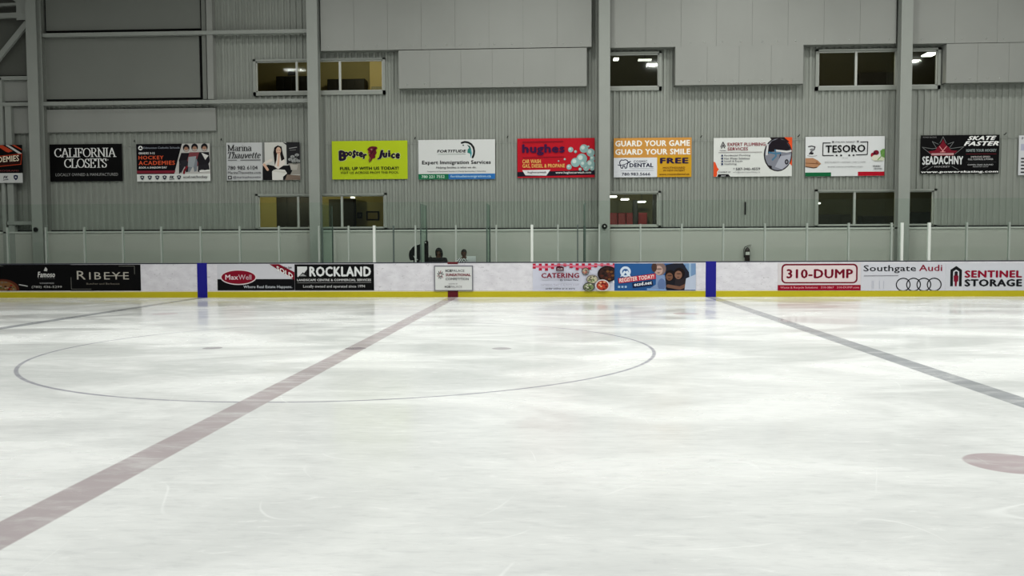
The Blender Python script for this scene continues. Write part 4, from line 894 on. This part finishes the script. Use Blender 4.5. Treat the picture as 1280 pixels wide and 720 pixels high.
def person(px, py_top, label, skinm, hairm, topm, stripes=None, turn=0., hood=False, lean=0.):
    x = at(px, py_top, YS).x; ztop = at(px, py_top, YS - .1).z
    root = thing('person', (x, YS, SEAT), label, 'person'); d = ztop - SEAT
    hz = d - .125                                    # head centre above seat
    sh = hz - .225                                    # shoulder height
    hy = -.10 - lean
    L = []                                           # local coordinates, facing -y
    # body: pelvis, spine, neck, arms, hands, legs, feet in one surface
    ch = [[(0, .02, .09, .15), (0, .01, .24, .14), (0, -.03 - lean * .5, sh - .16, .155), (0, -.06 - lean * .8, sh - .02, .13), (0, -.08 - lean, sh + .09, .055), (0, hy, hz - .06, .06), (0, hy, hz, .075)]]
    for sgn in (-1, 1):
        S = (sgn * .18, -.05 - lean * .8, sh - .03, .066); E = (sgn * .25, -.20 - lean * .6, max(.34, sh - .29), .046); W = (sgn * .13, -.40, .318, .030)
        P_ = (sgn * .105, -.465, .318, .030)
        ch.append([(0, -.06 - lean * .8, sh - .02, .13), S, E, W, P_])
        for k in range(4):
            fx = sgn * (.125 - .018 * k); l = (.03, .036, .034, .026)[k]
            ch.append([P_, (fx, -.49, .322, .0095), (fx - sgn * .004, -.49 - l, .322, .0088), (fx - sgn * .008, -.485 - l * 1.7, .308, .008)])
        ch.append([P_, (sgn * .07, -.455, .318, .011), (sgn * .055, -.485, .312, .0095)])
        K = (sgn * .11, -.40, .10, .07); A_ = (sgn * .11, -.38, -.36, .042)
        ch.append([(0, .02, .09, .15), (sgn * .10, -.02, .085, .092), K, (sgn * .11, -.40, -.12, .058), A_, (sgn * .11, -.50, -.41, .036), (sgn * .11, -.58, -.42, .028)])
    body = skin('body', ch, skinm, root)
    R_ = Matrix.Rotation(turn, 4, 'Z') @ Matrix.Rotation(.38, 4, 'X')
    # head: shaped ellipsoid with jaw, nose, ears, eyes, mouth
    bm = bmesh.new(); bmesh.ops.create_uvsphere(bm, u_segments=28, v_segments=20, radius=1)
    for v in bm.verts:
        X_, Y_, Z_ = v.co; t = max(0, -Z_); w = 1 - .30 * t * t
        v.co = Vector((X_ * .076 * w, Y_ * .096 * (1 - .12 * t) - .008 * t, Z_ * .118))
        if Y_ < -.3:
            v.co.y -= .020 * math.exp(-((v.co.x / .014) ** 2)) * math.exp(-(((v.co.z + .018) / .026) ** 2))
            v.co.y += .010 * math.exp(-(((abs(v.co.x) - .032) / .016) ** 2)) * math.exp(-(((v.co.z - .012) / .014) ** 2))
            v.co.y -= .006 * math.exp(-((v.co.x / .026) ** 2)) * math.exp(-(((v.co.z + .062) / .012) ** 2))
    hm = MB(); hm.addbm(bm, skinm, True)
    for sgn in (-1, 1):
        hm.blob((sgn * .076, .005, -.004), (.010, .020, .032), skinm, 10, 8); hm.blob((sgn * .032, -.076, .012), (.012, .008, .008), mat((216, 210, 200), .3), 10, 8); hm.blob((sgn * .032, -.083, .012), (.006, .004, .006), mat((24, 18, 14), .3), 8, 6)
        hm.tube([(sgn * .017, -.088, .032), (sgn * .033, -.088, .036), (sgn * .048, -.078, .030)], .004, hairm, 6)
    hm.tube([(-.022, -.092, -.062), (0, -.097, -.064), (.022, -.092, -.062)], .005, mat((130, 66, 60), .5), 6)
    hd = hm.build('head', None); hd.parent = root; hd.matrix_local = Matrix.Translation((0, hy, hz)) @ R_
    # hair
    bm = bmesh.new(); bmesh.ops.create_uvsphere(bm, u_segments=24, v_segments=16, radius=1)
    kill = [v for v in bm.verts if (v.co.y < -.25 and v.co.z < .48 - .1 * abs(v.co.x)) or v.co.z < -.72]
    bmesh.ops.delete(bm, geom=kill, context='VERTS')
    for v in bm.verts: v.co = Vector((v.co.x * .092, v.co.y * .110 + .006, v.co.z * .128 + .004))
    q = MB(); q.addbm(bm, hairm, True); hr = q.build('hair', None); hr.parent = root; hr.matrix_local = Matrix.Translation((0, hy, hz)) @ R_
    md = hr.modifiers.new('thickness', 'SOLIDIFY'); md.thickness = .012; md.offset = -1
    # jacket
    tch = [[(0, .02, .12, .165), (0, .01, .24, .162), (0, -.03 - lean * .5, sh - .16, .175), (0, -.06 - lean * .8, sh - .02, .145), (0, -.075 - lean, sh + .055, .078)]]
    for sgn in (-1, 1):
        tch.append([(0, -.06 - lean * .8, sh - .02, .145), (sgn * .19, -.05 - lean * .8, sh - .025, .098), (sgn * .245, -.20 - lean * .6, max(.34, sh - .29), .07), (sgn * .14, -.385, .322, .044)])
    jk = skin('jacket', tch, topm, root); jk['label'] = 'long-sleeved jacket'
    pch = []
    for sgn in (-1, 1): pch.append([(0, .02, .10, .165), (sgn * .10, -.02, .09, .105), (sgn * .11, -.40, .10, .084), (sgn * .11, -.40, -.12, .072), (sgn * .11, -.38, -.33, .06)])
    skin('trousers', pch, mat((24, 25, 30), .7), root)
    for sgn in (-1, 1):
        q = MB(); q.bbox(sgn * .11 - .05, sgn * .11 + .05, -.62, -.34, -.46, -.37, mat((30, 30, 32), .6), .03, 3); sh_o = q.build('shoe', None); sh_o.parent = root
    if hood:                                         # raised hood: open shell round the head and neck
        bm = bmesh.new(); bmesh.ops.create_uvsphere(bm, u_segments=28, v_segments=20, radius=1)
        bmesh.ops.delete(bm, geom=[v for v in bm.verts if v.co.y < -.62 and v.co.z < .55], context='VERTS')
        for v in bm.verts:
            k = 1 + .25 * max(0, -v.co.z); v.co = Vector((v.co.x * .108 * k, v.co.y * .125 * k + .008, v.co.z * .150 - .008 - .05 * max(0, -v.co.z)))
        q = MB(); q.addbm(bm, topm, True); ho = q.build('hood', None); ho.parent = root; ho.matrix_local = Matrix.Translation((0, hy, hz)) @ R_
        md = ho.modifiers.new('thickness', 'SOLIDIFY'); md.thickness = .008; md.offset = 1
    return root
SK = mat((150, 108, 84), .5); SK2 = mat((84, 56, 44), .5); HAIR = mat((16, 13, 12), .5)
def striped():
    m = bpy.data.materials.new('striped_cloth'); m.use_nodes = True; nt = m.node_tree; g = G(nt); b = nt.nodes['Principled BSDF']
    o = nt.nodes.new('ShaderNodeTexCoord').outputs['Object']; sp = nt.nodes.new('ShaderNodeSeparateXYZ'); nt.links.new(o, sp.inputs[0])
    d = g.m('ADD', g.m('ABSOLUTE', sp.outputs[0]), g.m('MULTIPLY', sp.outputs[2], .6)); w = g.m('SINE', g.m('MULTIPLY', d, 95))
    nt.links.new(g.mix(g.sm(w, -.2, .2), (.03, .03, .035), (.62, .64, .64)), b.inputs['Base Color']); b.inputs['Roughness'].default_value = .8
    return m
person(549, 310.5, 'person in black hooded top with dark hair seated behind the boards', mat((92, 64, 50), .5), HAIR, mat((14, 14, 17), .8), hood=True, turn=-.2)
person(580.3, 311.5, 'dark-haired person in black and white striped jacket seated beside the laptop', SK2, HAIR, striped(), turn=.35)
# laptop, lid towards the ice
x0, x1 = X(584, YD - .08), X(595.2, YD - .08)
e = thing('laptop', ((x0 + x1) / 2, YD - .08, 1.01), 'open white laptop on the counter beside the striped jacket', 'laptop')
mb = MB(); mb.bbox(x0, x1, YD - .17, YD + .02, 1.01, 1.028, mat((190, 192, 192), .4), .005); mb.build('keyboard', e, e.location)
zt = Z(320.2, YD - .2, 590); mb = MB(); a = Vector((0, YD - .165, 1.028)); b = Vector((0, YD - .235, zt))
mb.add([(x0, a.y, a.z), (x1, a.y, a.z), (x1, b.y, b.z), (x0, b.y, b.z), (x0, a.y + .012, a.z), (x1, a.y + .012, a.z), (x1, b.y + .012, b.z), (x0, b.y + .012, b.z)], [(0, 1, 2, 3), (7, 6, 5, 4), (0, 4, 5, 1), (1, 5, 6, 2), (2, 6, 7, 3), (3, 7, 4, 0)], mat((222, 226, 226), .4)); mb.build('lid', e, e.location)
# black cases beside the divider
Yk = B + .62
def half_disc(mb, cx, y0, y1, z0, R, m, n=20, flat=True):
    pts = [(cx + R * math.cos(a), z0 + R * 1.0 * math.sin(a)) for a in [math.radians(90 + 118 * k / n) for k in range(n + 1)]] + [(cx, z0 - R * .47)]
    N = len(pts); mb.add([(x, y0, z) for x, z in pts] + [(x, y1, z) for x, z in pts], [tuple(range(N))[::-1], tuple(range(N, 2 * N))] + [(i, (i + 1) % N, N + (i + 1) % N, N + i) for i in range(N)], m)
pk = at(524.6, 319, Yk); e = thing('rounded_case', (pk.x, Yk, 0), 'black half-round case with pale rim behind the boards', 'case')
Rk = .34; mb = MB(); half_disc(mb, pk.x, Yk, Yk + .16, pk.z, Rk, M_BLACK); mb.build('shell', e, (pk.x, Yk, pk.z))
mb = MB(); mb.tube([(pk.x + Rk * math.cos(a), Yk - .005, pk.z + Rk * math.sin(a)) for a in [math.radians(92 + 60 * k / 10) for k in range(11)]], .012, mat((190, 192, 190), .5), 8); mb.tube([(pk.x - .19, Yk - .01, pk.z - .02), (pk.x - .14, Yk - .02, pk.z - .10), (pk.x - .06, Yk - .01, pk.z - .15)], .012, mat((190, 192, 190), .5), 8); o = mb.build('rim', e, (pk.x, Yk, pk.z)); o['label'] = 'pale piping'
mb = MB(); mb.bbox(pk.x - .20, pk.x - .02, Yk + .01, Yk + .15, 0, pk.z - Rk * .46, M_BLACK); mb.build('base', e, (pk.x, Yk, 0))
pk = at(531.8, 300.8, Yk); mb = MB(); x0, x1 = X(530, Yk), X(535, Yk); zk = pk.z
e = thing('upright_case', ((x0 + x1) / 2, Yk, 0), 'tall slim black case with rounded top right of the glass partition', 'case')
mb.bbox(x0, x1, Yk, Yk + .14, 0, zk, M_BLACK, .05, 4); mb.build('shell', e, (x0, Yk, 0))
mb = MB(); mb.blob(((x0 + x1) / 2 - .02, Yk, zk - .06), (.022, .012, .022), mat((190, 190, 186), .4), 10, 8); mb.build('badge', e, (x0, Yk, zk))
xk0, xk1 = X(536.5, YD), X(540.5, YD); mb = MB(); zk = Z(321, YD - .1, 540); mb.bbox(xk0, xk1, YD - .22, YD + .01, 1.01, zk, mat((15, 15, 17), .75), .04, 3)
o = mb.build('bag', None, ((xk0 + xk1) / 2, YD - .1, 1.01)); tag(o, 'low black bag on the counter left of the person in black', 'bag')
q = MB(); q.tube([(xk0 + .05, YD - .1, zk - .01), (xk0 + .08, YD - .1, zk + .03), (xk1 - .08, YD - .1, zk + .03), (xk1 - .05, YD - .1, zk - .01)], .01, M_BLACK, 8); q.build('handle', o, o.location)

# ------------------------------------------------------------------ high-bay lamps over the ice
for i, (lx, ly, k) in enumerate(LAMPS):
    l = bpy.data.lights.new('high_bay', 'AREA'); l.shape = 'RECTANGLE'; l.size = 1.2; l.size_y = .5; l.energy = LAMP * k; l.color = LAMP_COL; l.spread = math.radians(170)
    o = bpy.data.objects.new('high_bay_light', l); COL.objects.link(o); o.location = (lx, ly, LAMP_Z)
